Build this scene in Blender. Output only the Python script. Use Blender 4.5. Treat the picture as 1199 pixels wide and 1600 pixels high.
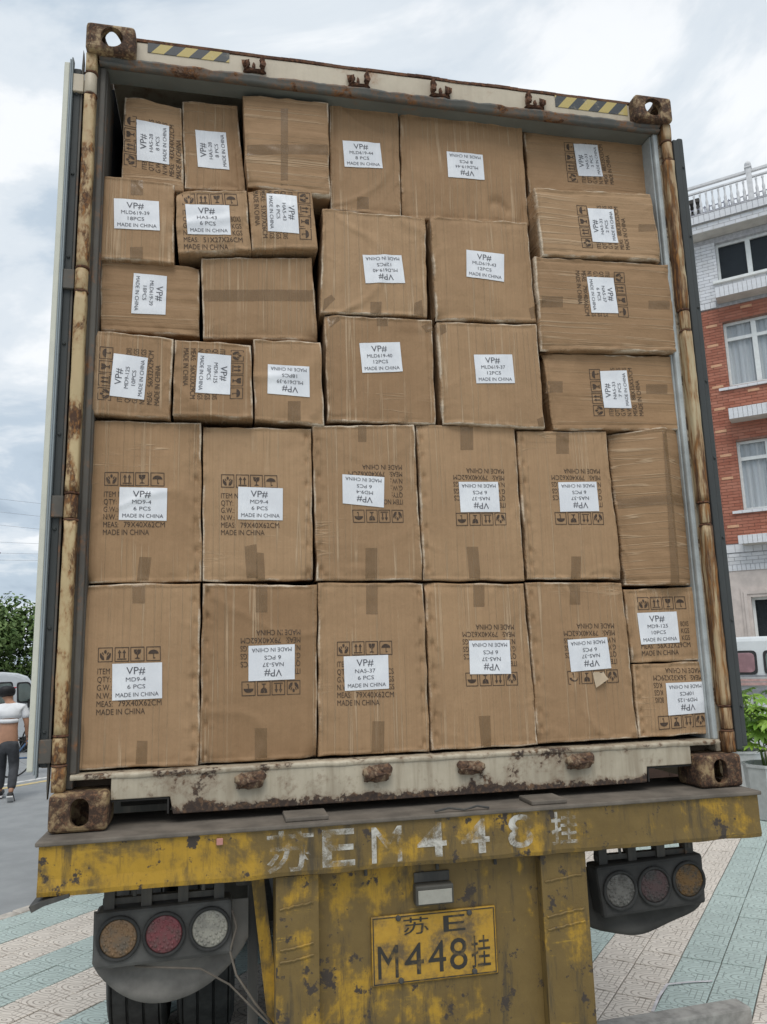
import bpy, bmesh, math, random
from mathutils import Vector, Matrix, noise
from math import radians as RAD, sin, cos, pi

for o in list(bpy.data.objects): bpy.data.objects.remove(o, do_unlink=True)
SC = bpy.context.scene
COL = SC.collection
random.seed(7)

# ------------------------------------------------------------------ camera
cd = bpy.data.cameras.new('camera'); cam = bpy.data.objects.new('camera', cd); COL.objects.link(cam)
cd.sensor_fit = 'VERTICAL'; cd.sensor_height = 24.0; cd.lens = 24.0*1206/1600
cd.clip_start = 0.05; cd.clip_end = 2000
yaw, pitch, roll = 0.2087, 0.1814, -0.0275
fw = Vector((sin(yaw)*cos(pitch), cos(yaw)*cos(pitch), sin(pitch)))
rt = Vector((cos(yaw), -sin(yaw), 0)); up = rt.cross(fw)
r2 = rt*cos(roll) + up*sin(roll); u2 = up*cos(roll) - rt*sin(roll)
mw = Matrix((r2, u2, -fw)).transposed().to_4x4(); mw.translation = Vector((-0.6963, -2.6806, 1.9426))
cam.matrix_world = mw
SC.camera = cam

# ------------------------------------------------------------------ sky, sun, exposure
SUN = Vector((-.12, -.50, .86)).normalized()
w = bpy.data.worlds.new('World'); SC.world = w; w.use_nodes = True
nt = w.node_tree; nt.nodes.clear()
def wn(t, **k):
    n = nt.nodes.new(t)
    for a, b in k.items(): setattr(n, a, b)
    return n
out = wn('ShaderNodeOutputWorld')
sky = wn('ShaderNodeTexSky', sky_type='NISHITA', sun_disc=False)
sky.sun_elevation = math.asin(SUN.z); sky.sun_rotation = math.atan2(SUN.x, SUN.y)
sky.dust_density = 2.0
bg1 = wn('ShaderNodeBackground'); bg1.inputs[1].default_value = 0.10
nt.links.new(sky.outputs[0], bg1.inputs[0])
tc = wn('ShaderNodeTexCoord'); sx = wn('ShaderNodeSeparateXYZ'); nt.links.new(tc.outputs['Generated'], sx.inputs[0])
def wm(op, a, b=None):
    n = wn('ShaderNodeMath', operation=op)
    for i, v in enumerate((a, b)):
        if v is None: continue
        if isinstance(v, (int, float)): n.inputs[i].default_value = v
        else: nt.links.new(v, n.inputs[i])
    return n.outputs[0]
den = wm('ADD', wm('MAXIMUM', sx.outputs[2], 0.0), 0.22)
cx = wn('ShaderNodeCombineXYZ')
nt.links.new(wm('DIVIDE', sx.outputs[0], den), cx.inputs[0]); nt.links.new(wm('DIVIDE', sx.outputs[1], den), cx.inputs[1])
def wnoise(scale, off, rough=.55, det=7):
    mp = wn('ShaderNodeMapping'); mp.inputs['Location'].default_value = off
    nt.links.new(cx.outputs[0], mp.inputs[0])
    n = wn('ShaderNodeTexNoise'); n.inputs['Scale'].default_value = scale; n.inputs['Detail'].default_value = det
    n.inputs['Roughness'].default_value = rough; n.inputs['Distortion'].default_value = .35
    nt.links.new(mp.outputs[0], n.inputs[0]); return n.outputs[0]
def wramp(src, stops):
    r = wn('ShaderNodeValToRGB'); nt.links.new(src, r.inputs[0])
    e = r.color_ramp.elements
    while len(e) > 1: e.remove(e[-1])
    e[0].position, e[0].color = stops[0][0], (*stops[0][1], 1)
    for p, c in stops[1:]:
        k = e.new(p); k.color = (*c, 1)
    r.color_ramp.interpolation = 'EASE'
    return r.outputs[0]
cl = wramp(wnoise(1.7, (3.1, .6, 0), .58), [(.34, (.345, .42, .505)), (.46, (.445, .525, .61)), (.55, (.61, .665, .72)), (.63, (.78, .805, .83))])
bg2 = wn('ShaderNodeBackground'); nt.links.new(cl, bg2.inputs[0]); bg2.inputs[1].default_value = 1.0
cover = wramp(wnoise(.8, (8.2, 1.7, 0)), [(.25, (.72,)*3), (.5, (1,)*3)])
mx = wn('ShaderNodeMixShader')
nt.links.new(cover, mx.inputs[0]); nt.links.new(bg1.outputs[0], mx.inputs[1]); nt.links.new(bg2.outputs[0], mx.inputs[2])
nt.links.new(mx.outputs[0], out.inputs[0])
sl = bpy.data.lights.new('sun', 'SUN'); sl.energy = 1.5; sl.angle = RAD(35); sl.color = (1, .96, .9)
so = bpy.data.objects.new('sun', sl); COL.objects.link(so); so.rotation_euler = SUN.to_track_quat('Z', 'Y').to_euler()
SC.render.engine = 'CYCLES'
SC.view_settings.view_transform = 'Standard'; SC.view_settings.look = 'None'
SC.view_settings.exposure = 0.3; SC.view_settings.gamma = 1.0; SC.view_settings.use_curve_mapping = False

# ------------------------------------------------------------------ material helpers
class NT:
    def __init__(s, name):
        s.m = bpy.data.materials.new(name); s.m.use_nodes = True; s.t = s.m.node_tree; s.t.nodes.clear()
        s.out = s.t.nodes.new('ShaderNodeOutputMaterial'); s.b = s.t.nodes.new('ShaderNodeBsdfPrincipled')
        s.t.links.new(s.b.outputs[0], s.out.inputs[0])
        s.tc = s.t.nodes.new('ShaderNodeTexCoord')
        s._oi = None
    def put(s, v, sock):
        if v is None: return
        if isinstance(v, (int, float)): sock.default_value = v
        elif isinstance(v, (tuple, list)):
            n = len(sock.default_value)
            sock.default_value = (list(v)+[1]*4)[:n]
        else: s.t.links.new(v, sock)
    def math(s, op, a, b=None, c=None, clamp=False):
        n = s.t.nodes.new('ShaderNodeMath'); n.operation = op; n.use_clamp = clamp
        for i, v in enumerate((a, b, c)): s.put(v, n.inputs[i])
        return n.outputs[0]
    def rand(s):
        if not s._oi: s._oi = s.t.nodes.new('ShaderNodeObjectInfo')
        return s._oi.outputs['Random']
    def coord(s, scale=(1, 1, 1), rnd=0.0, src='Object', rot=(0, 0, 0)):
        mp = s.t.nodes.new('ShaderNodeMapping'); mp.inputs['Scale'].default_value = scale; mp.inputs['Rotation'].default_value = rot
        s.t.links.new(s.tc.outputs[src], mp.inputs[0])
        if rnd:
            s.t.links.new(s.math('MULTIPLY', s.rand(), rnd), mp.inputs['Location'])
        return mp.outputs[0]
    def noise(s, vec, scale=5, det=5, rough=.55, dist=0):
        n = s.t.nodes.new('ShaderNodeTexNoise'); s.t.links.new(vec, n.inputs[0])
        for k, v in (('Scale', scale), ('Detail', det), ('Roughness', rough), ('Distortion', dist)): n.inputs[k].default_value = v
        return n.outputs[0]
    def voro(s, vec, scale=5, feature='F1'):
        n = s.t.nodes.new('ShaderNodeTexVoronoi'); n.feature = feature; n.inputs['Scale'].default_value = scale
        s.t.links.new(vec, n.inputs[0]); return n.outputs[0]
    def ss(s, v, lo, hi):
        n = s.t.nodes.new('ShaderNodeMapRange'); n.interpolation_type = 'SMOOTHSTEP'
        s.put(v, n.inputs[0]); n.inputs[1].default_value = lo; n.inputs[2].default_value = hi
        return n.outputs[0]
    def mix(s, f, a, b, mode='MIX'):
        n = s.t.nodes.new('ShaderNodeMix'); n.data_type = 'RGBA'; n.blend_type = mode
        s.put(f, n.inputs[0]); s.put(a, n.inputs[6]); s.put(b, n.inputs[7]); return n.outputs[2]
    def ramp(s, v, stops):
        r = s.t.nodes.new('ShaderNodeValToRGB'); s.put(v, r.inputs[0]); e = r.color_ramp.elements
        while len(e) > 1: e.remove(e[-1])
        e[0].position = stops[0][0]; e[0].color = (*stops[0][1], 1)
        for p, c in stops[1:]: e.new(p).color = (*c, 1)
        return r.outputs[0]
    def attr(s, name):
        n = s.t.nodes.new('ShaderNodeAttribute'); n.attribute_name = name; return n.outputs['Fac']
    def bump(s, h, strength=.3, dist=.01, prev=None):
        n = s.t.nodes.new('ShaderNodeBump'); s.put(h, n.inputs['Height']); n.inputs['Strength'].default_value = strength
        n.inputs['Distance'].default_value = dist
        if prev: s.t.links.new(prev, n.inputs['Normal'])
        return n.outputs[0]
    def fin(s, col, rough=.6, nrm=None, metal=0, spec=.4, alpha=None):
        s.put(col, s.b.inputs['Base Color']); s.put(rough, s.b.inputs['Roughness']); s.put(metal, s.b.inputs['Metallic'])
        s.put(spec, s.b.inputs['Specular IOR Level'])
        if nrm: s.t.links.new(nrm, s.b.inputs['Normal'])
        if alpha is not None: s.put(alpha, s.b.inputs['Alpha'])
        return s.m
def plain(name, col, rough=.6, var=.12, scale=12, metal=0, spec=.4, bump=.08):
    n = NT(name); v = n.coord(); a = n.noise(v, scale, 6, .6)
    d = tuple(c*(1-var*2) for c in col); l = tuple(min(1, c*(1+var)) for c in col)
    return n.fin(n.mix(n.ss(a, .3, .7), d, l), rough, n.bump(a, bump, .004), metal, spec)
def rusty(name, col, rust=.45, scale=7, dirt=.35, dirtcol=(.10, .085, .065), rough=.55, streak=.5, hard=.03, chip=(.055, .03, .02), orange=(.27, .12, .045), zb=None, sz=1.0):
    n = NT(name); v = n.coord((1, 1, sz)); vs = n.coord((9, 9, .9))
    a = n.noise(v, scale, 8, .68, .3); b = n.noise(vs, 2.4, 6, .6); f = n.noise(v, scale*6, 4, .6)
    rustv = n.math('ADD', n.math('MULTIPLY', a, .75), n.math('MULTIPLY', f, .25))
    if zb:
        sp = n.t.nodes.new('ShaderNodeSeparateXYZ'); n.t.links.new(v, sp.inputs[0])
        for z0, z1, am in zb: rustv = n.math('ADD', rustv, n.math('MULTIPLY', n.ss(sp.outputs[2], z0, z1), am))
    rm = n.ss(rustv, 1-rust-hard, 1-rust+hard)
    halo = n.ss(rustv, 1-rust-.11, 1-rust+.02)
    dm = n.math('MULTIPLY', n.ss(b, .42, .72), streak)
    d2 = n.math('MULTIPLY', n.ss(n.noise(v, 3.1, 6, .6), .35, .8), dirt)
    var = n.mix(n.noise(v, 22, 5, .6), tuple(c*.86 for c in col), tuple(min(1, c*1.1) for c in col))
    c = n.mix(d2, var, dirtcol); c = n.mix(dm, c, tuple(x*1.7 for x in dirtcol))
    c = n.mix(n.math('MULTIPLY', halo, .55), c, orange)
    rc = n.mix(n.ss(n.noise(v, scale*3, 5, .7), .35, .7), chip, orange)
    rc = n.mix(n.ss(f, .45, .6), chip, rc)
    c = n.mix(rm, c, rc)
    h = n.math('SUBTRACT', n.math('MULTIPLY', f, n.math('ADD', n.math('MULTIPLY', rm, .8), .15)), n.math('MULTIPLY', rm, .35))
    return n.fin(c, n.math('ADD', n.math('MULTIPLY', rm, .3), rough), n.bump(h, .55, .006))

# ------------------------------------------------------------------ mesh helpers
def link(o, parent=None):
    COL.objects.link(o)
    if parent: o.parent = parent
    return o
def tag(o, label=None, cat=None, group=None, kind=None):
    for k, v in (('label', label), ('category', cat), ('group', group), ('kind', kind)):
        if v: o[k] = v
    return o
def empty(name, loc=(0, 0, 0), rz=0):
    o = bpy.data.objects.new(name, None); COL.objects.link(o); o.location = loc; o.rotation_euler = (0, 0, rz); o.empty_display_size = .1
    return o
def obj(name, bm, mat, parent=None, smooth=False, loc=None):
    me = bpy.data.meshes.new(name)
    if isinstance(bm, tuple): me.from_pydata(bm[0], [], bm[1])
    else: bm.to_mesh(me); bm.free()
    if mat: me.materials.append(mat)
    if smooth:
        me.polygons.foreach_set('use_smooth', [True]*len(me.polygons))
    me.update()
    o = bpy.data.objects.new(name, me); link(o, parent)
    if loc: o.location = loc
    return o
def tri(bm):
    return bm
def bx(bm, x0, x1, y0, y1, z0, z1, bev=0, seg=2, M=None):
    vs = [bm.verts.new((x, y, z)) for z in (z0, z1) for y in (y0, y1) for x in (x0, x1)]
    fs = [(0, 2, 3, 1), (4, 5, 7, 6), (0, 1, 5, 4), (2, 6, 7, 3), (0, 4, 6, 2), (1, 3, 7, 5)]
    faces = [bm.faces.new([vs[i] for i in f]) for f in fs]
    if bev:
        r = bmesh.ops.bevel(bm, geom=list({e for f in faces for e in f.edges}), offset=bev, segments=seg, profile=.5, affect='EDGES')
        vs = list({v for f in r['faces'] for v in f.verts} | {v for v in vs if v.is_valid})
    if M: bmesh.ops.transform(bm, matrix=M, verts=[v for v in vs if v.is_valid])
    return bm
def box(name, dims, mat, parent=None, bev=.003, seg=2, M=None):
    bm = bmesh.new(); bx(bm, *dims, bev=bev, seg=seg, M=M); return obj(name, bm, mat, parent)
def tube(bm, pts, r, n=8, cap=True):
    pts = [Vector(p) for p in pts]; rs = r if isinstance(r, (list, tuple)) else [r]*len(pts)
    rings = []; ref = None
    for i, p in enumerate(pts):
        d = (pts[min(i+1, len(pts)-1)] - pts[max(i-1, 0)]).normalized()
        if ref is None:
            ref = d.orthogonal().normalized()
        else:
            ref = (ref - d*ref.dot(d)).normalized()
        b = d.cross(ref)
        rings.append([bm.verts.new(p + (ref*cos(2*pi*k/n) + b*sin(2*pi*k/n))*rs[i]) for k in range(n)])
    for a, b in zip(rings, rings[1:]):
        for k in range(n): bm.faces.new((a[k], a[(k+1) % n], b[(k+1) % n], b[k]))
    if cap:
        bm.faces.new(rings[0][::-1]); bm.faces.new(rings[-1])
    return bm
def lathe(bm, prof, n=24, M=None, closed=False):
    """prof: (r, h) about local Z"""
    rings = []
    for r, h in prof:
        rings.append([bm.verts.new((r*cos(2*pi*k/n), r*sin(2*pi*k/n), h)) for k in range(n)])
    prs = list(zip(rings, rings[1:])) + ([(rings[-1], rings[0])] if closed else [])
    for a, b in prs:
        for k in range(n): bm.faces.new((a[k], a[(k+1) % n], b[(k+1) % n], b[k]))
    if not closed:
        bm.faces.new(rings[0][::-1]); bm.faces.new(rings[-1])
    if M: bmesh.ops.transform(bm, matrix=M, verts=[v for rg in rings for v in rg])
    return bm
def prism(bm, poly, axis, a, b, bev=0):
    """poly: 2D list; axis 'x': poly=(y,z); 'y': poly=(x,z); 'z': poly=(x,y)"""
    f = {'x': lambda p, t: (t, p[0], p[1]), 'y': lambda p, t: (p[0], t, p[1]), 'z': lambda p, t: (p[0], p[1], t)}[axis]
    A = [bm.verts.new(f(p, a)) for p in poly]; Bv = [bm.verts.new(f(p, b)) for p in poly]; n = len(poly)
    fs = [bm.faces.new(A), bm.faces.new(Bv[::-1])]
    for i in range(n): fs.append(bm.faces.new((A[(i+1) % n], A[i], Bv[i], Bv[(i+1) % n])))
    bmesh.ops.recalc_face_normals(bm, faces=fs)
    if bev: bmesh.ops.bevel(bm, geom=list({e for q in fs for e in q.edges}), offset=bev, segments=2, profile=.5, affect='EDGES')
    return bm
_tc = {}
def text2d(s, bold=0.0):
    """outline mesh of a string: verts 2D, faces, width"""
    k = (s, bold)
    if k in _tc: return _tc[k]
    c = bpy.data.curves.new('glyphs', 'FONT'); c.body = s; c.offset = bold; c.resolution_u = 3; c.fill_mode = 'FRONT'
    o = bpy.data.objects.new('glyphs', c); COL.objects.link(o)
    bpy.context.view_layer.update()
    e = o.evaluated_get(bpy.context.evaluated_depsgraph_get()); m = e.to_mesh()
    vs = [(v.co.x, v.co.y) for v in m.vertices]; fs = [tuple(p.vertices) for p in m.polygons]
    e.to_mesh_clear(); bpy.data.objects.remove(o); bpy.data.curves.remove(c)
    x0 = min(v[0] for v in vs); x1 = max(v[0] for v in vs)
    vs = [(x-x0, y) for x, y in vs]
    _tc[k] = (vs, fs, x1-x0); return _tc[k]

ZC = 1.42          # height of the container's underside above the paving
SITE = RAD(48)     # the paving and the house stand at this angle to the truck
E1 = Vector((cos(SITE), sin(SITE), 0)); E2 = Vector((-sin(SITE), cos(SITE), 0))
def site(a, b, z=0): return E1*a + E2*b + Vector((0, 0, z))
# ================================================================== SETTING: road, paving, kerb
n = NT('asphalt'); v = n.coord(); a = n.noise(v, 3, 6, .6); g = n.noise(v, 160, 3, .7)
c = n.mix(n.ss(a, .3, .7), (.25, .26, .265), (.30, .31, .315)); c = n.mix(n.math('MULTIPLY', n.ss(g, .5, .7), .35), c, (.17, .175, .18))
ASPH = n.fin(c, .85, n.bump(g, .35, .006))
road = obj('road', ([(-400, -400, -.1), (400, -400, -.1), (400, 900, -.1), (-400, 900, -.1)], [(0, 1, 2, 3)]), ASPH); tag(road, kind='structure')
def strip(name, b0, b1, a0, a1, z, mat, parent):
    p = [site(a0, b0, z), site(a1, b0, z), site(a1, b1, z), site(a0, b1, z)]
    return obj(name, ([tuple(q) for q in p], [(0, 1, 2, 3)]), mat, parent)
n = NT('road_paint_white'); v = n.coord(); a = n.noise(v, 9, 6, .7)
WPAINT = n.fin(n.mix(n.ss(a, .45, .62), (.66, .65, .62), (.4, .4, .39)), .7)
n = NT('road_paint_yellow'); v = n.coord(); a = n.noise(v, 9, 6, .7)
YPAINT = n.fin(n.mix(n.ss(a, .45, .65), (.62, .47, .2), (.4, .36, .27)), .7)
strip('lane_line', 11.35, 11.5, -30, 80, -.096, WPAINT, road)
strip('lane_line', 11.0, 11.15, -30, 80, -.096, YPAINT, road)

PT = .237; J0 = -.17
def tile_mat(name, col, line, dark):
    n = NT(name); t = n.t
    mp = n.coord((1/PT, 1/PT, 1/PT)); fr = t.nodes.new('ShaderNodeVectorMath'); fr.operation = 'FRACTION'; t.links.new(mp, fr.inputs[0])
    sp = t.nodes.new('ShaderNodeSeparateXYZ'); t.links.new(fr.outputs[0], sp.inputs[0]); X, Y = sp.outputs[0], sp.outputs[1]
    def dist(cx, cy):
        dx = n.math('MULTIPLY', n.math('SUBTRACT', X, cx), 1.25); dy = n.math('MULTIPLY', n.math('SUBTRACT', n.math('ADD', Y, n.math('MULTIPLY', X, .35)), cy+.35*cx), .72)
        return n.math('SQRT', n.math('ADD', n.math('MULTIPLY', dx, dx), n.math('MULTIPLY', dy, dy)))
    r = n.math('MINIMUM', dist(.25, .28), dist(.75, .72))
    ring = n.math('PINGPONG', n.math('SUBTRACT', r, .05), .06)
    rl = n.math('SUBTRACT', 1.0, n.ss(ring, .006, .02))
    gx = n.math('PINGPONG', X, .0833); gy = n.math('PINGPONG', Y, .0714)
    gl = n.math('SUBTRACT', 1.0, n.ss(n.math('MINIMUM', gx, gy), .005, .016))
    inr = n.ss(r, .40, .41); mid = n.math('LESS_THAN', r, .05)
    side = n.math('GREATER_THAN', n.math('ADD', n.math('SUBTRACT', X, Y), n.math('MULTIPLY', n.math('SINE', n.math('MULTIPLY', X, 12.6)), .05)), .12)
    gl2 = n.math('MULTIPLY', gl, n.math('MAXIMUM', inr, n.math('MULTIPLY', side, n.ss(r, .18, .2))))
    rl2 = n.math('MULTIPLY', rl, n.math('SUBTRACT', 1.0, n.math('MAXIMUM', inr, n.math('MULTIPLY', side, n.ss(r, .18, .2)))))
    g = n.math('MAXIMUM', gl2, rl2)
    wv = n.coord((1, 1, 1), src='Object'); geo = t.nodes.new('ShaderNodeNewGeometry'); P = geo.outputs['Position']
    wear = n.noise(P, 1.7, 6, .65); sp2 = n.noise(P, 40, 4, .7)
    base = n.mix(n.ss(wear, .35, .7), tuple(x*.86 for x in col), col)
    base = n.mix(n.math('MULTIPLY', n.ss(sp2, .5, .75), .3), base, tuple(x*.7 for x in col))
    base = n.mix(n.math('MULTIPLY', n.ss(n.noise(P, 5, 6, .7), .55, .75), .3), base, dark)
    base = n.mix(n.math('MULTIPLY', n.rand(), .25), base, tuple(x*.82 for x in col))
    gv = n.math('MULTIPLY', g, n.ss(n.noise(P, 7, 4, .6), .12, .5))
    c = n.mix(n.math('MULTIPLY', gv, .62), base, line)
    return n.fin(c, .75, n.bump(n.math('SUBTRACT', n.math('MULTIPLY', sp2, .15), g), .7, .004))
CREAM = tile_mat('cream_tile', (.74, .675, .60), (.20, .16, .13), (.50, .45, .39))
TEAL = tile_mat('teal_tile', (.48, .57, .54), (.2, .225, .215), (.36, .43, .41))
GROUT = plain('grout', (.13, .115, .1), .9)
pav = empty('pavement', (0, 0, 0), SITE); tag(pav, kind='structure')
base = box('bedding', (-8, 17.2, -14, J0+20*PT, -.09, -.012), GROUT, pav, bev=0)
def tile_geo(x, y, z, vs, fs, p=PT, gap=.0035, b=.004, h=.014):
    i = len(vs)
    for (d, zz) in ((gap, z-h), (gap, z-b*.6), (gap+b, z)):
        vs += [(x+d, y+d, zz), (x+p-d, y+d, zz), (x+p-d, y+p-d, zz), (x+d, y+p-d, zz)]
    for k in range(2):
        for q in range(4): fs.append((i+k*4+q, i+k*4+(q+1) % 4, i+k*4+4+(q+1) % 4, i+k*4+4+q))
    fs.append((i+8, i+9, i+10, i+11))
near = {}
for j, a, b in ((-3, 8, 13), (-2, 7, 31), (-1, 7, 31), (0, 7, 31), (1, 6, 30), (2, 9, 16), (3, 12, 18), (4, 15, 21), (5, 18, 24), (6, 21, 28), (7, 25, 28),
                (7, 3, 5), (8, 4, 7), (9, 5, 8), (10, 6, 8), (11, 1, 5), (12, 1, 6), (13, 1, 6), (14, 2, 7), (15, 2, 8), (16, 3, 8), (17, 3, 9), (18, 4, 10), (19, 5, 10)):
    for i in range(a, b+1): near[(i, j)] = 1
protos = {}
for col, mt in ((0, CREAM), (1, TEAL)):
    vs, fs = [], []; tile_geo(0, 0, 0, vs, fs); me = bpy.data.meshes.new('paving_tile'); me.from_pydata(vs, [], fs); me.materials.append(mt); protos[col] = me
def tcol(j): return 0 if j % 4 < 2 else 1
rnd = random.Random(3)
for (i, j) in near:
    o = bpy.data.objects.new('paving_tile', protos[tcol(j)]); link(o, pav)
    o.location = (i*PT, J0+j*PT, rnd.uniform(-.0025, .0015)); o.rotation_euler = (rnd.gauss(0, .004), rnd.gauss(0, .004), 0)
far = {0: ([], []), 1: ([], [])}
for i in range(-33, 72):
    for j in range(-58, 20):
        if (i, j) in near: continue
        vs, fs = far[tcol(j)]; tile_geo(i*PT, j*PT, rnd.uniform(-.003, .001), vs, fs)
for k, mt in ((0, CREAM), (1, TEAL)):
    o = obj('paving_tiles', far[k], mt, pav, loc=(0, J0, 0)); tag(o, kind='stuff')
# kerb stones
KERB = plain('kerb_stone', (.50, .46, .41), .8, .14, 9)
kerb = empty('kerb', (0, 0, 0), SITE); tag(kerb, kind='structure')
kb = J0+20*PT+.004
bm = bmesh.new(); bx(bm, 0, .742, 0, .12, -.14, .004, bev=.012); k0 = obj('kerb_stone', bm, KERB, kerb)
k0.location = (-8, kb, 0)
for i in range(1, 34):
    o = k0.copy(); link(o, kerb); o.location = (-8+i*.75, kb+rnd.uniform(-.004, .004), rnd.uniform(-.004, .003))

# ================================================================== the brick house across the paving
HD = 17.0
house = empty('brick_house', tuple(site(HD, 0)), SITE)
tag(house, 'red brick house with white glazed brick bands and a roof balustrade behind the parked van', 'building')
# local frame of the house: x = away from the viewer, y = along the facade, z up; facade at x = 0
RB = NT('red_brick'); v = RB.coord(src='Object'); geo = RB.t.nodes.new('ShaderNodeNewGeometry')
ri = geo.outputs['Random Per Island']
RED = RB.fin(RB.mix(RB.ss(RB.noise(v, 2, 5, .6), .3, .7), RB.mix(ri, (.31, .105, .066), (.42, .165, .11)), RB.mix(ri, (.36, .14, .092), (.44, .19, .13))), .8)
WB = NT('white_glazed_brick'); v = WB.coord(); geo = WB.t.nodes.new('ShaderNodeNewGeometry')
WHITEB = WB.fin(WB.mix(WB.ss(WB.noise(v, 2.5, 6, .65), .35, .75), WB.mix(geo.outputs['Random Per Island'], (.62, .63, .66), (.74, .75, .78)), (.58, .58, .58)), .35)
MORT = plain('mortar_red', (.30, .17, .13), .9); MORTW = plain('mortar_white', (.47, .47, .49), .9)
BEIGE = plain('beige_render', (.60, .53, .49), .85, .07, 4); SOFF = plain('soffit_render', (.56, .53, .49), .85, .08, 3)
FRAME = plain('white_upvc', (.75, .77, .76), .4, .04)
n = NT('window_glass'); v = n.coord(); GLASS = n.fin(n.mix(n.ss(n.noise(v, .7, 3, .5), .35, .65), (.03, .04, .05), (.06, .075, .09)), .04, None, 0, .8, .14)
n = NT('curtain'); v = n.coord((1, 14, .15)); cu = n.noise(v, 1.6, 4, .5)
CURT = n.fin(n.mix(n.ss(cu, .3, .7), (.66, .72, .77), (.82, .86, .88)), .35, n.bump(cu, .5, .03), 0, .6)
Y0, Y1 = -9.0, 9.0
WIN = []   # openings: y0,y1,z0,z1
bays = [0.33-2.9*k for k in range(-3, 4)]
for b in bays:
    WIN += [(b-1.55, b, 4.99, 6.64), (b-1.55, b, 8.0, 9.62), (b-1.7, b-.02, 10.72, 11.70), (b-1.5, b+.05, .9, 2.98)]
def solid(z0, z1, mat, name, depth=.3):
    """wall sheet with the openings left out, as one extruded slab"""
    bm = bmesh.new()
    zs = sorted({z0, z1, *[z for w in WIN for z in w[2:] if z0 < z < z1]})
    for za, zb in zip(zs, zs[1:]):
        cuts = sorted([(w[0], w[1]) for w in WIN if w[2] <= za+1e-6 and w[3] >= zb-1e-6]); y = Y0
        for c0, c1 in cuts+[(Y1, Y1)]:
            if c0 > y: bx(bm, 0, depth, y, c0, za, zb)
            y = max(y, c1)
    return obj(name, bm, mat, house)
def masonry(z0, z1, mat, name, L, H, y0=-8.99, y1=8.75, bond=True, proud=.012, gap=.01, dx=0.0):
    """single bricks laid against the slab, openings kept free"""
    vs, fs = [], []; k = 0; z = z0
    while z+H <= z1+1e-6:
        y = y0 - (L/2 if (k % 2 and bond) else 0)
        while y < y1:
            a, b = y+gap/2, y+L-gap/2; za, zb = z+gap/2, z+H-gap/2
            parts = [(a, b)]
            for w in WIN:
                if zb > w[2] and za < w[3]:
                    np_ = []
                    for p, q in parts:
                        if q <= w[0] or p >= w[1]: np_.append((p, q)); continue
                        if p < w[0]: np_.append((p, w[0]))
                        if q > w[1]: np_.append((w[1], q))
                    parts = np_
            for p, q in parts:
                if q-p < .02: continue
                i = len(vs); pr = -proud-rnd.uniform(0, .004)+dx
                for xx in (dx, pr): vs += [(xx, p, za), (xx, q, za), (xx, q, zb), (xx, p, zb)]
                fs += [(i+4, i+7, i+6, i+5), (i, i+4, i+5, i+1), (i+1, i+5, i+6, i+2), (i+2, i+6, i+7, i+3), (i+3, i+7, i+4, i)]
            y += L
        z += H; k += 1
    o = obj(name, (vs, fs), mat, house); tag(o, kind='stuff'); return o
solid(0, 3.6, BEIGE, 'ground_floor_wall'); solid(3.6, 4.22, MORTW, 'band_wall'); solid(4.22, 10.02, MORT, 'brick_wall'); solid(10.02, 11.85, MORTW, 'upper_wall')
masonry(4.23, 10.0, RED, 'red_brickwork', .25, .072)
masonry(10.2, 11.8, WHITEB, 'white_brickwork', .25, .085)
masonry(3.74, 4.0, WHITEB, 'white_band_brickwork', .25, .0865)
TILEW = bpy.data.meshes.new('glazed_tile'); vs, fs = [], []
bm = bmesh.new(); bx(bm, -.02, 0, 0, .088, 0, 1, bev=.003, seg=1); bm.to_mesh(TILEW); bm.free(); TILEW.materials.append(WHITEB)
def course(z0, z1, x, y0, y1, pitch=.095, parent=None):
    y = y0
    while y < y1:
        o = bpy.data.objects.new('glazed_tile', TILEW); link(o, house if parent is None else parent)
        o.location = (x-rnd.uniform(0, .003), y, z0); o.scale = (1, (pitch-.007)/.088, z1-z0); y += pitch
course(3.6, 3.735, -.002, -1.3, 1.6); course(4.02, 4.2, -.01, -1.3, 1.6, .19)
course(10.03, 10.18, -.02, .42, 1.5, .13)
# accent bricks
ACC = plain('pale_accent_brick', (.62, .36, .22), .75, .08)
bm = bmesh.new(); bx(bm, -.022, 0, 0, .25, 0, .062, bev=.002, seg=1); ac0 = None
for (y, z) in ((.45, 9.55), (.47, 9.05), (.44, 8.53), (.46, 8.0), (-.35, 9.87), (-.3, 7.78), (.47, 7.45), (.45, 6.3), (.47, 5.75), (.46, 4.6), (.5, 6.9), (.95, 5.2), (.95, 8.8), (.95, 7.0), (-.4, 4.7)):
    o = obj('accent_brick', bm, ACC, house) if ac0 is None else ac0.copy()
    if ac0 is not None: link(o, house)
    ac0 = ac0 or o; o.location = (0, y, z)
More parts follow.
